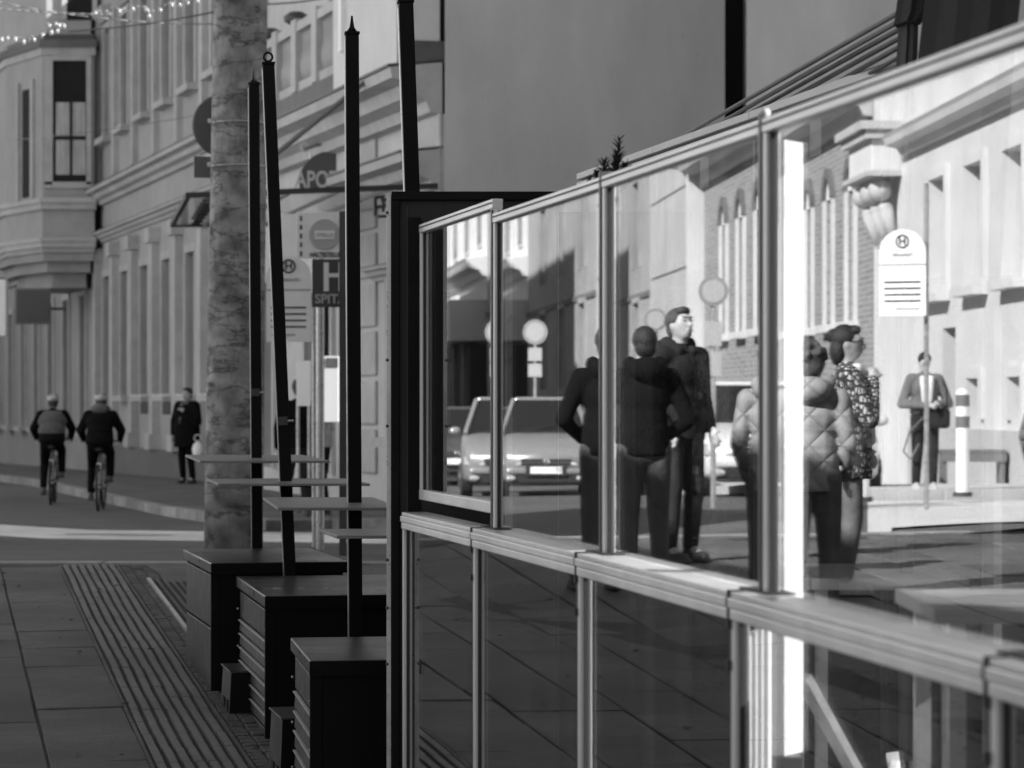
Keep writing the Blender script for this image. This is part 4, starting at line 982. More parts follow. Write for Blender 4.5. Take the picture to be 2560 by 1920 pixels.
# second row of screens behind
q0, q1 = Vector((PX(1460, 12.6), 12.6)), Vector((1.16, 8.4)); d = (q1-q0).normalized(); q2 = q0+d*5.5; NB = 4
for i in range(NB):
    a, b = q0.lerp(q2, i/NB), q0.lerp(q2, (i+1)/NB); L = (b-a).length; o_ = Vector((-d.y, d.x)); o_ = -o_ if o_.x > 0 else o_
    GM = Matrix(((d.x, o_.x, 0, a.x), (d.y, o_.y, 0, a.y), (0, 0, 1, 0), (0, 0, 0, 1)))
    t = thing('rear_glass_screen', 'taller glass screen of the rear row, section %s' % ['at the far end', 'second from the far end', 'third from the far end', 'nearest'][i], 'glass screen', (a.x, a.y, -.1), group='glass screens of the rear row')
    MB(GM).box(.004, L-.004, -.02, .035, 2.585, 2.612).build('top_rail', M['white_paint'], t, bevel=.002); MB(GM).box(.004, L-.004, -.02, .035, 2.545, 2.572).build('top_rail', M['white_paint'], t, bevel=.002)
    MB(GM).box(0, L, -.01, .01, 2.572, 2.585).build('groove', M['alu_dark'], t)
    MB(GM).box(0, L, -.004, .004, .1, 2.545).build('pane', M['glass_tinted'], t); MB(GM).box(0, .03, -.02, .02, -.1, 2.535).build('post', M['cabinet'], t)
    MB(GM).box(L*.45, L*.45+.12, .0045, .006, 2.40, 2.53).build('sticker', M['sign_grey'], t)
# awning rods
aw = thing('awning_frame', 'fan of thin dark awning rods sloping down behind the rear screens', 'awning frame', P(2240, 60, 8.3))
for i, (y1_, x0_, y0_) in enumerate([(34, 1560, 425), (56, 1660, 388), (77, 1790, 330), (99, 1860, 312), (121, 1960, 282), (146, 2080, 238), (168, 2140, 213)]):
    MB().tube(P(2270, y1_-16, 8.0), P(x0_, y0_, 12.2-(x0_-1560)/580*3.2), .008 if i < 5 else .006, n=8).build('rod', M['wire' if i < 2 else 'cabinet'], aw)
# folded umbrellas
um1 = thing('folded_umbrella', 'folded dark umbrella hanging in pleats, left one at the top right corner', 'umbrella', P(2280, 200, 7.6))
def pleat(prof, D, m, nm, t, n=9, dep=.16):
    # prof: list of (xl, xr, py) rows; builds a pleated closed sheet
    vs = []; rows = len(prof); n2 = n*2
    for (xl, xr, py) in prof:
        for i in range(n+1):
            s = i/n; x = xl+(xr-xl)*s; p = P(x, py, D); p.y += -dep*math.sin(math.pi*s)+.02*(i % 2); vs.append(p)
        for i in range(n+1):
            s = 1-i/n; x = xl+(xr-xl)*s; p = P(x, py, D); p.y += dep*math.sin(math.pi*s); vs.append(p)
    k = 2*(n+1); fs = [(j*k+i, j*k+(i+1) % k, (j+1)*k+(i+1) % k, (j+1)*k+i) for j in range(rows-1) for i in range(k)]
    fs += [tuple(range(k)), tuple(range((rows-1)*k, rows*k))[::-1]]
    return MB().add(vs, fs).build(nm, m, t, smooth=False)
pleat([(2250, 2340, -120), (2246, 2322, -20), (2238, 2318, 40), (2234, 2300, 62)], 7.6, M['umbrella'], 'cover', um1, 6, .1)
pleat([(2246, 2296, 55), (2243, 2294, 120), (2238, 2290, 190), (2210, 2280, 700)], 7.65, M['umbrella_light'], 'cloth', um1, 7, .08)
MB().tube(P(2265, 1900, 7.65), P(2265, -150, 7.65), .02).build('shaft', M['cabinet'], um1)
um2 = thing('folded_umbrella', 'large folded black umbrella filling the top right corner', 'umbrella', P(2450, 200, 7.2), group=None)
pleat([(2335, 2700, -160), (2312, 2700, 0), (2300, 2690, 100), (2288, 2680, 200), (2270, 2640, 700)], 7.2, M['umbrella'], 'cloth', um2, 12, .28)
MB().tube(P(2480, 1900, 7.2), P(2480, -200, 7.2), .025).build('shaft', M['cabinet'], um2)

# yew hedge behind the screens; needles as thin crosses
def yew(name, lab, x0, y0, x1, y1, zt, seed, dens):
    rnd = random.Random(seed); vs = []; fs = []
    def sprig(c, dirv, L):
        n = int(L/.009); u = dirv.orthogonal().normalized(); w2 = dirv.cross(u)
        for i in range(n):
            s = i/n; p = c+dirv*L*s
            for k in range(2):
                a = rnd.random()*6.28; q = (u*math.cos(a)+w2*math.sin(a)+dirv*.9).normalized()*rnd.uniform(.02, .032)*(1-.45*s)
                r = q.cross(dirv).normalized()*.0016; b = len(vs); vs.extend([p-r, p+r, p+q]); fs.append((b, b+1, b+2))
        b = len(vs); r = u*.002; vs.extend([c-r, c+r, c+dirv*L]); fs.append((b, b+1, b+2))
    A, B = Vector((x0, y0)), Vector((x1, y1))
    for i in range(dens):
        t = rnd.random(); off = rnd.uniform(-.18, .18); p = A.lerp(B, t)
        z = zt*(1-abs(rnd.gauss(0, .16))); z = max(.3, z)
        d = Vector((rnd.uniform(-.6, .6), rnd.uniform(-.6, .6), 1)).normalized()
        sprig(Vector((p.x+off, p.y+rnd.uniform(-.1, .1), z-.12)), d, rnd.uniform(.08, .16))
    m = bpy.data.meshes.new(name); m.from_pydata([tuple(v) for v in vs], [], fs); m.materials.append(M['needle'])
    return m
pt_ = thing('yew_plant', 'dark yew with two needle tipped shoots poking up over the screen rail', 'plant', P(1525, 1800, 8.3))
vs, fs = [], []
rnd = random.Random(3)
def shoot(base, tip, r_n, mb, bend=.0, nn=34):
    ax = (tip-base); L = ax.length; ax.normalize(); u = ax.orthogonal().normalized(); w2 = ax.cross(u)
    for i in range(nn):
        s = i/nn; p = base.lerp(tip, s)+u*bend*math.sin(math.pi*s)
        for k in range(4):
            a = rnd.random()*6.28; l_ = r_n*(1-.45*s)*rnd.uniform(.7, 1.1)
            q = (u*math.cos(a)+w2*math.sin(a)+ax*.75).normalized()*l_; r = q.cross(ax).normalized()*.0021
            mb.add([p-r, p+r, p+q*.6+r*.8, p+q, p+q*.6-r*.8], [(0, 1, 2, 3, 4)])
    mb.tube(base, tip, .004, .0015, 5)
mb = MB(); D_ = 8.3
for a, b, rn in (((1540, 470), (1548, 345), .046), ((1530, 470), (1541, 384), .044), ((1560, 470), (1562, 410), .04), ((1510, 470), (1512, 400), .048), ((1500, 475), (1491, 428), .03), ((1490, 485), (1475, 446), .03), ((1550, 480), (1578, 420), .028)):
    shoot(P(*a, D_), P(*b, D_+random.uniform(-.05, .05)), rn, mb)
mb.build('shoot', M['needle'], pt_, fix=False)
hm = yew('foliage', '', .62, 8.9, .28, 8.3, 2.05, 5, 500)
o = bpy.data.objects.new('foliage', hm); C.objects.link(o); o.parent = pt_; o.matrix_parent_inverse = WM[pt_.name].inverted()
pb = P(1525, 1700, 8.4); MB().lathe((pb.x+.05, 8.5, -.12), [(.16, 0), (.2, .5), (.21, .55), (.18, .55)], 24).build('pot', M['cabinet'], pt_, smooth=False)
# dark hedge row added behind the rear screens to darken the view through
hb = MB(); rnd = random.Random(11)
H0, H1 = Vector((.55, 15)), Vector((1.95, 8.9))
for i in range(18000):
    t = rnd.random(); p = H0.lerp(H1, t); off = rnd.uniform(0, .55); z = rnd.uniform(-.1, 2.50)+.06*math.sin(t*40)
    c = Vector((p.x+off+.25, p.y, z)); n = Vector((rnd.uniform(-1, 1), rnd.uniform(-1, 1), rnd.uniform(-.3, 1))).normalized(); u = n.orthogonal().normalized()*rnd.uniform(.02, .04); v_ = n.cross(u).normalized()*.02
    hb.add([c-u, c+v_, c+u, c-v_], [(0, 1, 2, 3)])
hg = hb.build('hedge', M['needle'], None, fix=False); hg['kind'] = 'stuff'; tag(hg, 'dark clipped hedge added behind the rear glass screens to darken the view', 'hedge')
hb = MB(); 
a, b = H0, H1; hb.hexa([(a.x+.55, a.y, -.3), (b.x+.55, b.y, -.3), (b.x+.9, b.y, -.3), (a.x+.9, a.y, -.3), (a.x+.55, a.y, 2.45), (b.x+.55, b.y, 2.45), (b.x+.9, b.y, 2.45), (a.x+.9, a.y, 2.45)])
tw_ = hb.build('dark_backing', M['anthracite']); tag(tw_, 'dark backing added behind the hedge to darken the view through the screens', 'partition')  # added dark backing for the view through the glass

# terrace tables and chairs seen through the nearest screen
def table(lab, px0, px1, py, D, dep):
    z = P(0, py, D).z; x0, x1 = PX(px0, D), PX(px1, D); gz = g_pave(0, D)
    t = thing('terrace_table', lab, 'table', ((x0+x1)/2, D, gz), group='terrace tables behind the screens')
    MB().box(x0, x1, D, D+dep, z-.03, z).build('table_top', M['table'], t, bevel=.004)
    for x in (x0+.05, x1-.05):
        for y in (D+.05, D+dep-.05): MB().box(x-.016, x+.016, y-.016, y+.016, gz, z-.03).build('leg', M['steel_pale'], t)
    return t
table('pale terrace table right behind the white post', 2010, 2425, 1447, 7.4, .7)
table('pale terrace table at the right edge of the frame', 2335, 2800, 1520, 5.35, .55)
def chair(lab, p, rz, m):
    gz = g_pave(p[0], p[1]); t = thing('terrace_chair', lab, 'chair', (p[0], p[1], gz), rz, group='terrace chairs behind the screens'); Mx = WM[t.name]
    MB(Mx).box(-.22, .22, -.22, .22, .43, .46).build('seat', m, t, bevel=.005); MB(Mx).box(-.22, .22, .2, .225, .62, .86).build('backrest', m, t, bevel=.005)
    for x in (-.2, .2):
        MB(Mx).beam((x, -.2, 0), (x, .2, .43), .03, .03).build('leg', M['white_paint'], t); MB(Mx).beam((x, .24, 0), (x, .1, .44), .03, .03).build('leg', M['white_paint'], t); MB(Mx).beam((x, .15, .44), (x, .22, .88), .03, .03).build('back_post', M['white_paint'], t)
chair('pale folding chair behind the white post', (1.15, 7.0), R(80), M['off_white']); chair('pale folding chair at the right edge beneath the table', (1.05, 5.55), R(-100), M['off_white'])
br_ = thing('diagonal_brace', 'pale diagonal prop leaning against the white post', 'prop', P(2080, 1800, 6.45)); MB().beam(P(2006, 1690, 6.4), P(2170, 1990, 6.5), .045, .02).build('bar', M['steel_pale'], br_)

# ------------------------------------------------------------------ bollards, signs, bench across the street (mirrored)
def rz_of(vd, k): d = mdir(vd, k); return math.atan2(-d.x, d.y)        # heading so that local +Y points along the mirrored virtual direction
def bollard(px, D, k, h, lab):
    p = RP(px, D, k); gz = g_road(p.x, p.y)+.1
    t = thing('bollard', lab, 'bollard', (p.x, p.y, gz), group='white bollards with dark bands')
    MB().lathe((p.x, p.y, gz), [(.075, 0), (.075, h-.04), (.05, h), (.02, h+.01)], 20).build('post', M['white_paint'], t, smooth=False)
    for z0_ in (h-.19, h-.43): MB().lathe((p.x, p.y, gz+z0_), [(.078, 0), (.078, .13)], 20).build('band', M['sign_mid'], t)
    MB().lathe((p.x, p.y, gz-.02), [(.11, 0), (.11, .05)], 20).build('base', M['sign_dark'], t)
bollard(2407, 31.8, 4, 1.18, 'white bollard with two dark bands standing right of the woman with the phone')
bollard(2156, 29.5, 4, 1.1, 'white bollard with two dark bands behind the woman with glasses')
bn = RP(2430, 39.5, 4); rz = rz_of((0, 1), 4)
t = thing('bench', 'dark street bench against the white building, right of the bollard', 'bench', (bn.x, bn.y, g_road(bn.x, bn.y)+.12), rz); Mx = WM[t.name]
MB(Mx).box(-.45, .45, -.2, .2, .42, .47).build('seat', M['sign_mid'], t, bevel=.01); MB(Mx).box(-.45, .45, -.21, -.18, .3, .42).build('apron', M['sign_mid'], t)
for x in (-.4, .4): MB(Mx).box(x-.03, x+.03, -.18, .18, 0, .42).build('leg', M['sign_mid'], t)
# stop sign mirrored
p = RP(2258, 28.5, 4); rz = rz_of((0, 1), 4)
st2 = thing('stop_sign', 'white tram stop board with ringed H mirrored in the nearest screen', 'stop sign', (p.x, p.y, g_road(p.x, p.y)), rz)
stop_board(st2, Vector((p.x, p.y, P(0, 665, 28.5).z)), .48, rz+R(24))
Mx = WM[st2.name]; MB(Mx).tube((-.24, .03, 0), (-.24, .03, 3.3), .025).build('post', M['steel_pale'], st2); MB(Mx).box(-.24, .1, .02, .035, 2.7, 2.74).build('bracket', M['steel_pale'], st2)
# round traffic sign assemblies
def round_sign(px, py, D, k, r, lab, full=True):
    p = RP(px, D, k); z = P(0, py, D).z; rz = rz_of((0, 1), k); gz = g_road(p.x, p.y)
    t = thing('traffic_sign', lab, 'traffic sign', (p.x, p.y, gz), rz); Mx = WM[t.name]
    MB(Mx).tube((0, .03, 0), (0, .03, z-gz+.1), .03).build('post', M['steel_pale'], t)
    d_ = MB(); d_.lathe((0, 0, 0), [(r, 0), (r, .015)], 32); m2 = Mx @ Matrix.Translation((0, 0, z-gz)) @ Matrix.Rotation(R(90), 4, 'X'); d_.v = [m2 @ q for q in d_.v]; d_.build('disc', M['plaster_dark'], t)
    d_ = MB(); d_.lathe((0, 0, 0), [(r*.75, 0), (r*.75, .004)], 32); m2 = Mx @ Matrix.Translation((0, -.016, z-gz)) @ Matrix.Rotation(R(90), 4, 'X'); d_.v = [m2 @ q for q in d_.v]; d_.build('inner_disc', M['sign_grey'], t)
    if full:
        for i, zz in enumerate((-.58, -.9)): MB(Mx).box(-r*.55, r*.55, -.01, .01, z-gz+zz, z-gz+zz+.26).build('supplementary_plate', M['sign_grey'], t, bevel=.003)
    return t
round_sign(1338, 830, 57, 2, .25, 'round traffic sign with plates above the silver car, mirrored in the second screen')
round_sign(1784, 728, 30, 3, .16, 'large round traffic sign with plates mirrored right of the man looking up')
round_sign(1640, 800, 27, 3, .11, 'small round traffic sign mirrored behind the dark figure', False)

# ------------------------------------------------------------------ cars
def car(lab, px, D, k, turn, paint, L=4.3, Wd=1.8, H=1.5, plate_txt='W'):
    p = RP(px, D, k); gz = g_road(p.x, p.y)
    vd = Vector((math.sin(R(turn)), -math.cos(R(turn))))      # virtual facing: to the viewer
    rz = rz_of(vd, k)
    t = thing('parked_car', lab, 'car', (p.x, p.y, gz), rz); Mx = WM[t.name]; h = Wd/2
    # body: sections along y (front +), rounded ring
    st = [(-L/2, .78, .42, .95), (-L/2+.12, .92, .3, 1.0), (-L/2+.6, .99, .2, 1.02), (-.6, 1.0, .18, 1.0), (.4, 1.0, .18, .98), (L/2-1.15, 1.0, .2, .95), (L/2-.5, .98, .2, .86), (L/2-.16, .92, .24, .76), (L/2-.02, .8, .3, .66)]
    st = [(y, w_*h, z0, z1*H/1.48) for y, w_, z0, z1 in st]
    vs = []; NR = 20
    for y, w_, z0, z1 in st:
        for i in range(NR):
            a = 2*math.pi*i/NR; ca, sa = math.cos(a), math.sin(a); e = .38
            vs.append((w_*math.copysign(abs(ca)**e, ca), y, (z0+z1)/2+(z1-z0)/2*math.copysign(abs(sa)**e, sa)))
    fs = [(j*NR+i, j*NR+(i+1) % NR, (j+1)*NR+(i+1) % NR, (j+1)*NR+i) for j in range(len(st)-1) for i in range(NR)]+[tuple(range(NR))[::-1], tuple(range((len(st)-1)*NR, len(st)*NR))]
    MB(Mx).add(vs, fs).build('body', paint, t, smooth=True)
    zb, zt2 = .93*H/1.48, H-.04
    lo = [(-h*.9, -L/2+.15), (h*.9, -L/2+.15), (h*.9, L/2-1.2), (-h*.9, L/2-1.2)]; hi = [(-h*.66, -L/2+.7), (h*.66, -L/2+.7), (h*.66, L/2-2.0), (-h*.66, L/2-2.0)]
    MB(Mx).hexa([q+(zb,) for q in lo]+[q+(zt2,) for q in hi]).build('windscreen', M['window'], t, bevel=.05)
    MB(Mx).hexa([(q[0]*1.03, q[1], zt2-.03) for q in hi]+[(q[0]*.93, q[1]*.96, zt2+.045) for q in hi]).build('roof', paint, t, bevel=.03)
    for a, b in zip(lo, hi): MB(Mx).beam(a+(zb,), (b[0], b[1], zt2), .07, .09).build('pillar', paint, t, bevel=.02)
    yf = L/2
    MB(Mx).box(-h*.42, h*.42, yf+.0, yf+.034, .37, .56).build('grille_surround', M['letter'], t, bevel=.01)
    MB(Mx).box(-h*.5, h*.5, L/2-1.16, L/2-1.13, zb+.02, zb+.05).build('wiper_cowl', M['letter'], t)
    for sw in (-.35, .25): MB(Mx).tube((sw, L/2-1.17, zb+.05), (sw+.5, L/2-1.3, zb+.17), .012, n=6).build('wiper', M['letter'], t)
    for sd_ in (-.38, .38): MB(Mx).cap((sd_, L/2-2.3, zb+.12), .17, (sd_, L/2-2.35, zb+.3), .11).build('headrest', M['cloth_mid'], t, smooth=True)
    MB(Mx).box(-h*.52, h*.52, yf-.06, yf-.005, .55, .66).build('grille', M['letter'], t, bevel=.01); MB(Mx).box(-h*.5, h*.5, yf-.01, yf+.0, .595, .61).build('grille_bar', M['chrome'], t)
    MB(Mx).box(-h*.75, h*.75, yf-.1, yf-.01, .26, .40).build('air_intake', M['letter'], t, bevel=.02)
    MB(Mx).box(-h*.8, h*.8, yf-.15, yf+.03, .41, .5).build('bumper', paint, t, bevel=.03)
    for s in (-1, 1):
        MB(Mx).hexa([(s*h*x, y, z) for z, yy in ((.56, 0), (.70, -.08)) for x, y in ((.5, yf+.015+yy), (.93, yf-.08+yy), (.93, yf-.35), (.5, yf-.2))]).build('headlight', M['lens'], t, bevel=.015)
        MB(Mx).ell((s*h*.72, yf-.0, .34), .09, .05, .05, 12, 8).build('fog_light', M['lens'], t, smooth=True)
        MB(Mx).ell((s*(h+.1), L/2-1.45, zb+.05), .11, .07, .075, 12, 8).build('wing_mirror', paint, t, smooth=True)
        for yy in (L/2-.8, -L/2+.8):
            wh = MB(Mx).lathe((0, 0, 0), [(.2, -.1), (.31, -.1), (.325, -.06), (.325, .06), (.31, .1), (.2, .1)], 28); wm = Mx @ Matrix.Translation((s*(h-.1), yy, .325)) @ Matrix.Rotation(R(90), 4, 'Y'); inv = Mx.inverted(); wh.v = [wm @ (inv @ q) for q in wh.v]; wh.build('wheel', M['rubber'], t, smooth=False)
            rm = MB(Mx).lathe((0, 0, 0), [(.2, -.02), (.2, .03), (.05, .05)], 20); wm = Mx @ Matrix.Translation((s*(h-.0), yy, .325)) @ Matrix.Rotation(R(90)*s, 4, 'Y'); rm.v = [wm @ (inv @ q) for q in rm.v]; rm.build('rim', M['chrome'], t)
    MB(Mx).box(-.26, .26, yf+.03, yf+.04, .42, .53).build('number_plate', M['white_paint'], t)
    if plate_txt: text(plate_txt, .11, M['letter'], t, Mx @ Matrix.Translation((.2 if True else 0, yf+.041, .475)) @ Matrix.Rotation(R(180), 4, 'Z') @ Matrix.Rotation(R(90), 4, 'X'), 'plate_letter')
    MB(Mx).ell((0, yf-.0, .605), .065, .02, .065, 16, 8).build('badge', M['chrome'], t, smooth=True)
    MB(Mx).ell((.1, L/2-1.9, zt2-.12), .1, .03, .05, 10, 6).build('rear_view_mirror', M['letter'], t, smooth=True)
    return t
car('silver car facing the screens, mirrored in the second screen beside the man in black', 1362, 49, 2, 0, M['paint_silver'], 4.2, 1.62, 1.68)
car('white car with lit front, mirrored behind the man looking up', 1885, 38, 3, 0, M['paint_white'], 4.5, 1.75, 1.5, 'W 8')
car('dark parked car mirrored at the left of the farthest screen', 1148, 56, 1, 0, M['paint_dark'], 4.1, 1.7, 1.5, '')

# ------------------------------------------------------------------ people
def remesh(mb, name, m, parent, vox=.014, sm=6):
    o = mb.build(name, m, parent, smooth=True, fix=True)
    r = o.modifiers.new('r', 'REMESH'); r.mode = 'VOXEL'; r.voxel_size = vox; r.use_smooth_shade = True
    s = o.modifiers.new('s', 'SMOOTH'); s.iterations = sm; s.factor = .5
    dg = bpy.context.evaluated_depsgraph_get(); dg.update(); me = bpy.data.meshes.new_from_object(o.evaluated_get(dg))
    o.modifiers.clear(); old = o.data; o.data = me; me.name = name
    if not me.materials: me.materials.append(m)
    me.polygons.foreach_set('use_smooth', [True]*len(me.polygons)); return o
def person(lab, loc, rz, H=1.75, J=None, top='cloth_dark', legs='cloth_dark', hair='hair', shoe='sign_dark', hem=.86, hood=None, lean=0, long_hair=False, collar=None, head_turn=0, head_tilt=0, fat=1.0, cap=None, scarf=None, curly=False, vest=None):
    t = thing('person', lab, 'person', loc, rz); s = H/1.75; Mx = WM[t.name] @ Matrix.Scale(s, 4)
    j = dict(hip=(.09, 0, .92), kneeL=(-.1, .03, .49), kneeR=(.1, .03, .49), ankL=(-.11, -.02, .09), ankR=(.11, -.02, .09), elL=(-.27, -.04, 1.13), elR=(.27, -.04, 1.13), wrL=(-.24, .1, .9), wrR=(.24, .1, .9), pel=(0, 0, .95))
    if J: j.update(J)
    pel = Vector(j['pel']); rot = Matrix.Rotation(-R(lean), 3, 'X')
    def T(p): return pel+rot @ (Vector(p)-Vector((0, 0, .95)))
    shL, shR = T((-.175, 0, 1.41)), T((.175, 0, 1.41)); neck = T((0, -.01, 1.48)); hd = T((0, .0, 1.63))+Vector((0, .02*(lean > 5), 0))
    hipL, hipR = pel+Vector((-.09, 0, -.03)), pel+Vector((.09, 0, -.03)); V = lambda k: Vector(j[k])
    HR = Matrix.Rotation(R(head_turn), 3, 'Z') @ Matrix.Rotation(R(head_tilt), 3, 'X')
    def Hd(p): return hd+HR @ Vector(p)
    b = MB(Mx)
    b.ell(pel, .15, .105, .13, rot=rot); b.ell(T((0, .0, 1.12)), .135, .095, .17, rot=rot); b.ell(T((0, 0, 1.3)), .165, .105, .18, rot=rot)
    b.cap(shL, .06, shR, .06); b.cap(T((0, -.01, 1.42)), .06, Hd((0, -.015, -.05)), .052)
    b.ell(hd, .074, .094, .112, 20, 14, HR); b.ell(Hd((0, .035, -.065)), .05, .052, .05, rot=HR); b.cap(Hd((0, .09, .005)), .011, Hd((0, .112, -.025)), .015)
    b.ell(Hd((0, .078, .035)), .052, .02, .012, rot=HR); b.ell(Hd((0, .088, -.06)), .026, .012, .012, rot=HR)
    for sx in (-1, 1): b.ell(Hd((sx*.076, -.008, -.005)), .012, .02, .032, rot=HR)
    for sh, el, wr, sg in ((shL, V('elL'), V('wrL'), -1), (shR, V('elR'), V('wrR'), 1)):
        b.cap(sh, .05, el, .04); b.cap(el, .04, wr, .027); d = (wr-el).normalized(); side = Vector((0, 1, 0)) if abs(d.y) < .8 else Vector((0, 0, 1)); u = d.cross(side).normalized(); v2 = u.cross(d)
        b.ell(wr+d*.05, .02, .036, .05); b.cap(wr, .026, wr+d*.08, .024)
        for fi in range(4):
            o_ = v2*(-.03+.02*fi); L_ = (.062, .074, .07, .052)[fi]; k1 = wr+d*.085+o_; k2 = k1+d*L_*.55+u*.012*sg; b.cap(k1, .0105, k2, .0095, 8); b.cap(k2, .0095, k2+d*L_*.4+u*.025*sg, .0085, 8)
        b.cap(wr+d*.03+v2*.03, .012, wr+d*.075+v2*.058+u*.01*sg, .0105, 8)
    for hp_, kn, an in ((hipL, V('kneeL'), V('ankL')), (hipR, V('kneeR'), V('ankR'))):
        b.cap(hp_, .085, kn, .056); b.cap(kn, .056, an, .038); b.cap(an, .04, an+Vector((0, .12, -.05)), .03)
    remesh(b, 'body', M['skin'], t, .011*s, 5)
    for sx in (-1, 1):
        MB(Mx).ell(Hd((sx*.032, .087, .012)), .010, .006, .0045, 8, 6).build('eye', M['letter'], t, smooth=True)
        MB(Mx).cap(Hd((sx*.018, .094, .036)), .003, Hd((sx*.05, .084, .038)), .0025, 6).build('eyebrow', M[hair], t, smooth=True)
    MB(Mx).cap(Hd((-.02, .097, -.058)), .004, Hd((.02, .097, -.058)), .004, 6).build('mouth', M['sign_mid'], t, smooth=True)
    # upper garment
    c = MB(Mx); f = fat
    c.ell(T((0, 0, 1.29)), .2*f, .14*f, .19, rot=rot); c.ell(T((0, .0, 1.12)), .185*f, .135*f, .19, rot=rot); c.cap(shL, .078*f, shR, .078*f); c.cap(T((0, -.01, 1.42)), .085, T((0, -.01, 1.47)), .07)
    zz = 1.05
    while zz > hem+.03:
        pz = T((0, 0, zz)); c.lathe((0, 0, 0), [(1, -.03), (1, .03)], 24); nv = 48; c.v[-nv:] = [Mx @ (pz+Vector((((Mx.inverted() @ q).x)*(.19+.03*(1.05-zz))*f, ((Mx.inverted() @ q).y)*(.145+.02*(1.05-zz))*f, (Mx.inverted() @ q).z))) for q in c.v[-nv:]]; zz -= .045
    for sh, el, wr in ((shL, V('elL'), V('wrL')), (shR, V('elR'), V('wrR'))):
        c.cap(sh, .078*f, el, .062*f); c.cap(el, .062*f, wr, .045*f)
    remesh(c, 'jacket' if fat < 1.15 else 'coat', M[top], t, .014*s, 4)
    if vest:
        q = MB(Mx); q.ell(T((0, -.005, 1.29)), .212*f, .155*f, .18, rot=rot); q.ell(T((0, -.005, 1.12)), .2*f, .15*f, .19, rot=rot); q.cap(T((-.12, 0, 1.4)), .09, T((.12, 0, 1.4)), .09); remesh(q, 'vest', M[vest], t, .014*s, 4)
    l = MB(Mx); l.ell(pel+Vector((0, 0, -.02)), .165, .12, .13)
    for hp_, kn, an in ((hipL, V('kneeL'), V('ankL')), (hipR, V('kneeR'), V('ankR'))): l.cap(hp_, .1, kn, .075); l.cap(kn, .073, an+Vector((0, 0, .02)), .058)
    remesh(l, 'trousers', M[legs], t, .014*s, 4)
    for an in (V('ankL'), V('ankR')):
        q = MB(Mx); q.cap(an+Vector((0, -.03, -.04)), .045, an+Vector((0, .15, -.055)), .036); q.ell(an+Vector((0, 0, -.01)), .048, .055, .05); q.box(an.x-.042, an.x+.042, an.y-.07, an.y+.185, an.z-.092, an.z-.07); remesh(q, 'shoe', M[shoe], t, .01*s, 3)
    hh = MB(Mx); hh.ell(Hd((0, -.022, .03)), .086, .094, .098, 20, 12, HR); hh.ell(Hd((0, -.05, -.02)), .076, .062, .075, rot=HR); hh.ell(Hd((0, .045, .088)), .06, .045, .034, rot=HR)
    if long_hair: hh.ell(Hd((0, -.06, -.05)), .085, .06, .1, rot=HR); hh.ell(Hd((.03, -.09, .05)), .05, .05, .05)
    if curly:
        rr = random.Random(4)
        for i in range(46): a_ = rr.random()*6.28; e_ = rr.uniform(-.1, 1.4); hh.ell(Hd((.09*math.cos(a_)*math.cos(e_), -.03+.085*math.sin(a_)*math.cos(e_)-.02, .03+.1*math.sin(e_))), .02, .02, .02, 8, 6)
    remesh(hh, 'hair', M[hair], t, .009*s, 2 if not curly else 1)
    if hood: q = MB(Mx); q.ell(T((0, -.11, 1.465)), .135, .09, .085, rot=rot); q.cap(T((-.1, -.03, 1.5)), .055, T((-.06, .06, 1.45)), .038); q.cap(T((.1, -.03, 1.5)), .055, T((.06, .06, 1.45)), .038); remesh(q, 'hood', M[hood], t, .014*s, 5)
    if collar: q = MB(Mx); q.cap(T((-.05, .11, 1.42)), .045, T((-.02, .135, 1.1)), .045); q.cap(T((.05, .11, 1.42)), .045, T((.02, .135, 1.1)), .045); remesh(q, 'shirt', M[collar], t, .014*s, 4)
    if cap: q = MB(Mx); q.ell(Hd((0, -.01, .07)), .098, .125, .075, 20, 12, HR); o = q.build('helmet', M[cap], t, smooth=True)
    if cap:
        for i in range(5): MB(Mx).ell(Hd((-.06+.03*i, -.06, .115)), .008, .05, .025, 8, 6).build('helmet_vent', M['letter'], t)
    if scarf: q = MB(Mx); q.cap(T((-.06, .06, 1.46)), .045, T((.06, .06, 1.46)), .045); q.cap(T((.03, .11, 1.42)), .045, T((.04, .15, 1.0)), .04); remesh(q, 'scarf', M[scarf], t, .014*s, 4)
    return t, Mx, Hd
def gz_any(p): return (g_pave(p.x, p.y) if p.y < EDGE else g_road(p.x, p.y))
def rperson(lab, px, D, k, vface, **kw):
    p = RP(px, D, k); z = kw.pop('z', None); return person(lab, (p.x, p.y, (gz_any(p) if z is None else z)), rz_of(vface, k), **kw)
relaxed = dict(wrL=(-.15, .13, 1.0), wrR=(.15, .13, 1.0), elL=(-.3, -.04, 1.13), elR=(.3, -.04, 1.13))
# man in black, back to the viewer
rperson('man in black hooded sweater seen from behind, mirrored beside the silver car', 1612, 19.3, 3, (-.12, 1), H=1.78, J=relaxed, top='cloth_black', legs='cloth_mid', hood='cloth_black', hem=.84, fat=.9)
# man in jacket, looking up to the right
rperson('man in dark jacket and pale trousers looking up, hands in pockets, mirrored', 1702, 20.8, 3, (.62, -.78), H=1.86, J=dict(wrL=(-.2, .09, .93), wrR=(.2, .09, .93), elL=(-.255, -.05, 1.14), elR=(.255, -.05, 1.14), kneeL=(-.11, .04, .49), ankL=(-.12, .02, .09)), top='cloth_dark', legs='cloth_trouser', hair='hair_mid', hem=.82, fat=.98, head_tilt=12, hood='cloth_dark')
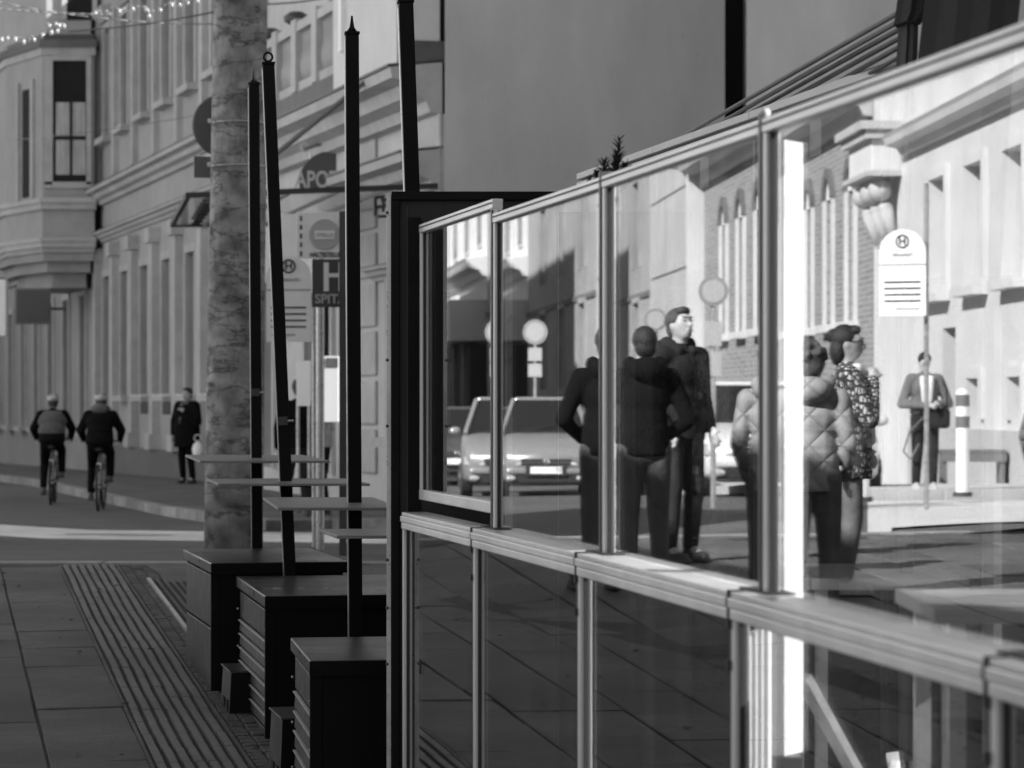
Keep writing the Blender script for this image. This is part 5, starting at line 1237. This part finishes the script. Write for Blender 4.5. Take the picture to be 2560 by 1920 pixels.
# woman in quilted coat, from behind
rperson('woman in pale quilted hooded coat seen from behind, mirrored beside the white post', 2032, 17.2, 4, (.25, 1), H=1.72, top='quilt_pale', legs='cloth_mid', hair='hair_mid', curly=True, hood='quilt_pale', fat=.84, hem=.8, shoe='shoe_pale', J=dict(elL=(-.23, -.02, 1.13), elR=(.23, -.02, 1.13), wrL=(-.2, .12, .93), wrR=(.2, .12, .93)))
# woman with glasses
wgt, wgM, wgH = rperson('woman with glasses in patterned coat looking right, mirrored', 2120, 18.6, 4, (.9, -.1), H=1.76, top='pattern', legs='cloth_grey', hair='hair', long_hair=True, fat=1.1, hem=.72, shoe='shoe_pale', J=dict(wrL=(-.05, .16, 1.38), elL=(-.24, .14, 1.14), wrR=(.2, .1, .95)), head_turn=0, scarf='cloth_white')
for sx in (-1, 1): MB(wgM).torus(wgH((sx*.034, .102, .012)), .024, .0035, 'y', 16).build('glasses', M['letter'], wgt)
MB(wgM).tube(wgH((-.06, .1, .015)), wgH((-.08, -.01, .01)), .003).build('glasses', M['letter'], wgt); MB(wgM).tube(wgH((.06, .1, .015)), wgH((.08, -.01, .01)), .003).build('glasses', M['letter'], wgt)
# woman with phone and bag
bt, bM, bH = rperson('woman in grey jacket and white blouse looking down at her hands before the doorway', 2312, 33.8, 4, (.1, -1), H=1.64, top='cloth_grey', legs='cloth_dark', hair='hair', collar='cloth_white', shoe='cloth_pale', hem=.95, J=dict(wrL=(-.06, .27, 1.08), wrR=(.1, .27, 1.1), elL=(-.3, .02, 1.1), elR=(.31, .02, 1.1)), head_tilt=-25, z=g_road(-13, 31)+.12)
hb_ = thing('handbag', 'large dark shoulder bag hanging at the front of the woman at the doorway', 'bag', bM @ Vector((.1, .22, .85)))
MB(bM).cbox((.1, .22, .92), .34, .14, .26).build('bag_body', M['cloth_dark'], hb_, bevel=.05); MB(bM).path([(.24, .2, 1.0), (.26, .1, 1.3), (.18, .02, 1.47)], .013).build('strap', M['cloth_dark'], hb_); MB(bM).path([(-.05, .22, .95), (-.22, .12, .75), (-.3, .1, .5), (-.22, .15, .4), (-.12, .2, .6)], .012).build('strap', M['cloth_grey'], hb_)
# person at right edge
rperson('person in striped padded jacket cut off by the right edge', 2700, 16.5, 4, (.2, 1), H=1.78, top='quilt_dark', legs='cloth_grey', fat=1.2, hem=.8)
# man on the far pavement
pC = Vector((PX(468, 51.5), 51.5))
person('man in long dark coat and scarf waiting by the facade left of the mast', (pC.x, pC.y, g_road(pC.x, pC.y)+.12), R(148), H=1.74, top='cloth_black', legs='cloth_black', scarf='cloth_mid', hem=.62, fat=1.35, J=dict(wrL=(-.12, .2, 1.3), elL=(-.32, .1, 1.13), elR=(.32, -.04, 1.13)))
pbag = thing('plastic_bag', 'small white bag held by the man in the long coat', 'bag', P(492, 1130, 51.3)); MB().ell(P(494, 1125, 51.2), .1, .07, .15, 16, 10).build('bag_body', M['white_paint'], pbag, smooth=True); MB().torus(P(494, 1095, 51.2), .06, .008, 'y', 16).build('handle', M['white_paint'], pbag)
# far pedestrians behind the glare stand
for i, (px, D, lab, tp) in enumerate([(745, 34.6, 'blurred passer-by in dark coat behind the poster stand', 'cloth_black'), (805, 35.5, 'blurred passer-by in pale jacket behind the ticket machine', 'cloth_pale')]):
    person(lab, (PX(px, D), D, g_road(-2, D)+.12), R(20+60*i), H=1.68, top=tp, legs='cloth_dark', J=dict(ankL=(-.11, .12, .12), kneeL=(-.1, .12, .5)))

# cyclists
def cyclist(px, D, rz, top, vest, lab, blab, helm, vst=None):
    gx = PX(px, D); gz = g_road(gx, D)
    t = thing('bicycle', blab, 'bicycle', (gx, D, gz), rz, group='bicycles on the road'); Mx = WM[t.name]; B = lambda: MB(Mx)
    for y in (-.53, .53):
        wv = B().torus((0, y, .345), .33, .02, 'x', 32, 8).build('wheel', M['rubber'], t, smooth=True)
        sp = B()
        for i in range(14): a = 2*math.pi*i/14; sp.tube((0, y, .345), (0, y+.32*math.cos(a), .345+.32*math.sin(a)), .002, n=4)
        sp.build('spokes', M['steel_pale'], wv); B().tube((-.04, y, .345), (.04, y, .345), .02).build('hub', M['steel_pale'], wv)
    fr = B()
    for a, b in (((0, -.12, .3), (0, -.22, .86)), ((0, -.12, .3), (0, .38, .82)), ((0, -.2, .78), (0, .36, .88)), ((.03, -.53, .345), (.01, -.12, .3)), ((-.03, -.53, .345), (-.01, -.12, .3)), ((.05, -.53, .345), (.01, -.2, .78)), ((-.05, -.53, .345), (-.01, -.2, .78)), ((.05, .53, .345), (.03, .4, .75)), ((-.05, .53, .345), (-.03, .4, .75)), ((0, .4, .75), (0, .35, 1.0))): fr.tube(a, b, .016)
    fr.build('frame', M['sign_mid'], t, smooth=True)
    B().path([(-.3, .28, 1.0), (-.1, .36, 1.03), (.1, .36, 1.03), (.3, .28, 1.0)], .014).build('handlebar', M['letter'], t)
    B().ell((0, -.25, .9), .08, .14, .04).build('saddle', M['letter'], t, smooth=True); B().box(-.03, .03, -.4, -.38, .62, .7).build('reflector', M['off_white'], t)
    B().cbox((0, -.66, .42), .05, .35, .01).build('mudguard', M['off_white'], t)
    for s in (-1, 1): B().box(s*.09, s*.19, -.15-.12*s, -.05-.12*s, .29+.14*s-.01, .29+.14*s+.01).build('pedal', M['letter'], t)
    person(lab, (gx, D, gz), rz, H=1.75, lean=28, top=top, legs='cloth_black', cap=helm, J=dict(pel=(0, -.26, .99), elL=(-.3, .02, 1.18), elR=(.3, .02, 1.18), wrL=(-.27, .24, 1.05), wrR=(.27, .24, 1.05), kneeL=(-.13, .1, .66), kneeR=(.13, .12, .84), ankL=(-.14, -.05, .26), ankR=(.14, -.02, .5)), fat=1.08, hem=.92, hood=vest, vest=vst)
cyclist(132, 44.6, R(6), 'cloth_black', None, 'cyclist in grey vest and pale helmet riding away, the left one', 'bicycle ridden by the left cyclist', 'sign_grey', 'cloth_mid')
cyclist(252, 42.0, R(4), 'cloth_black', 'cloth_mid', 'cyclist in dark jacket with grey hood riding away, the right one', 'bicycle ridden by the right cyclist', 'sign_grey')
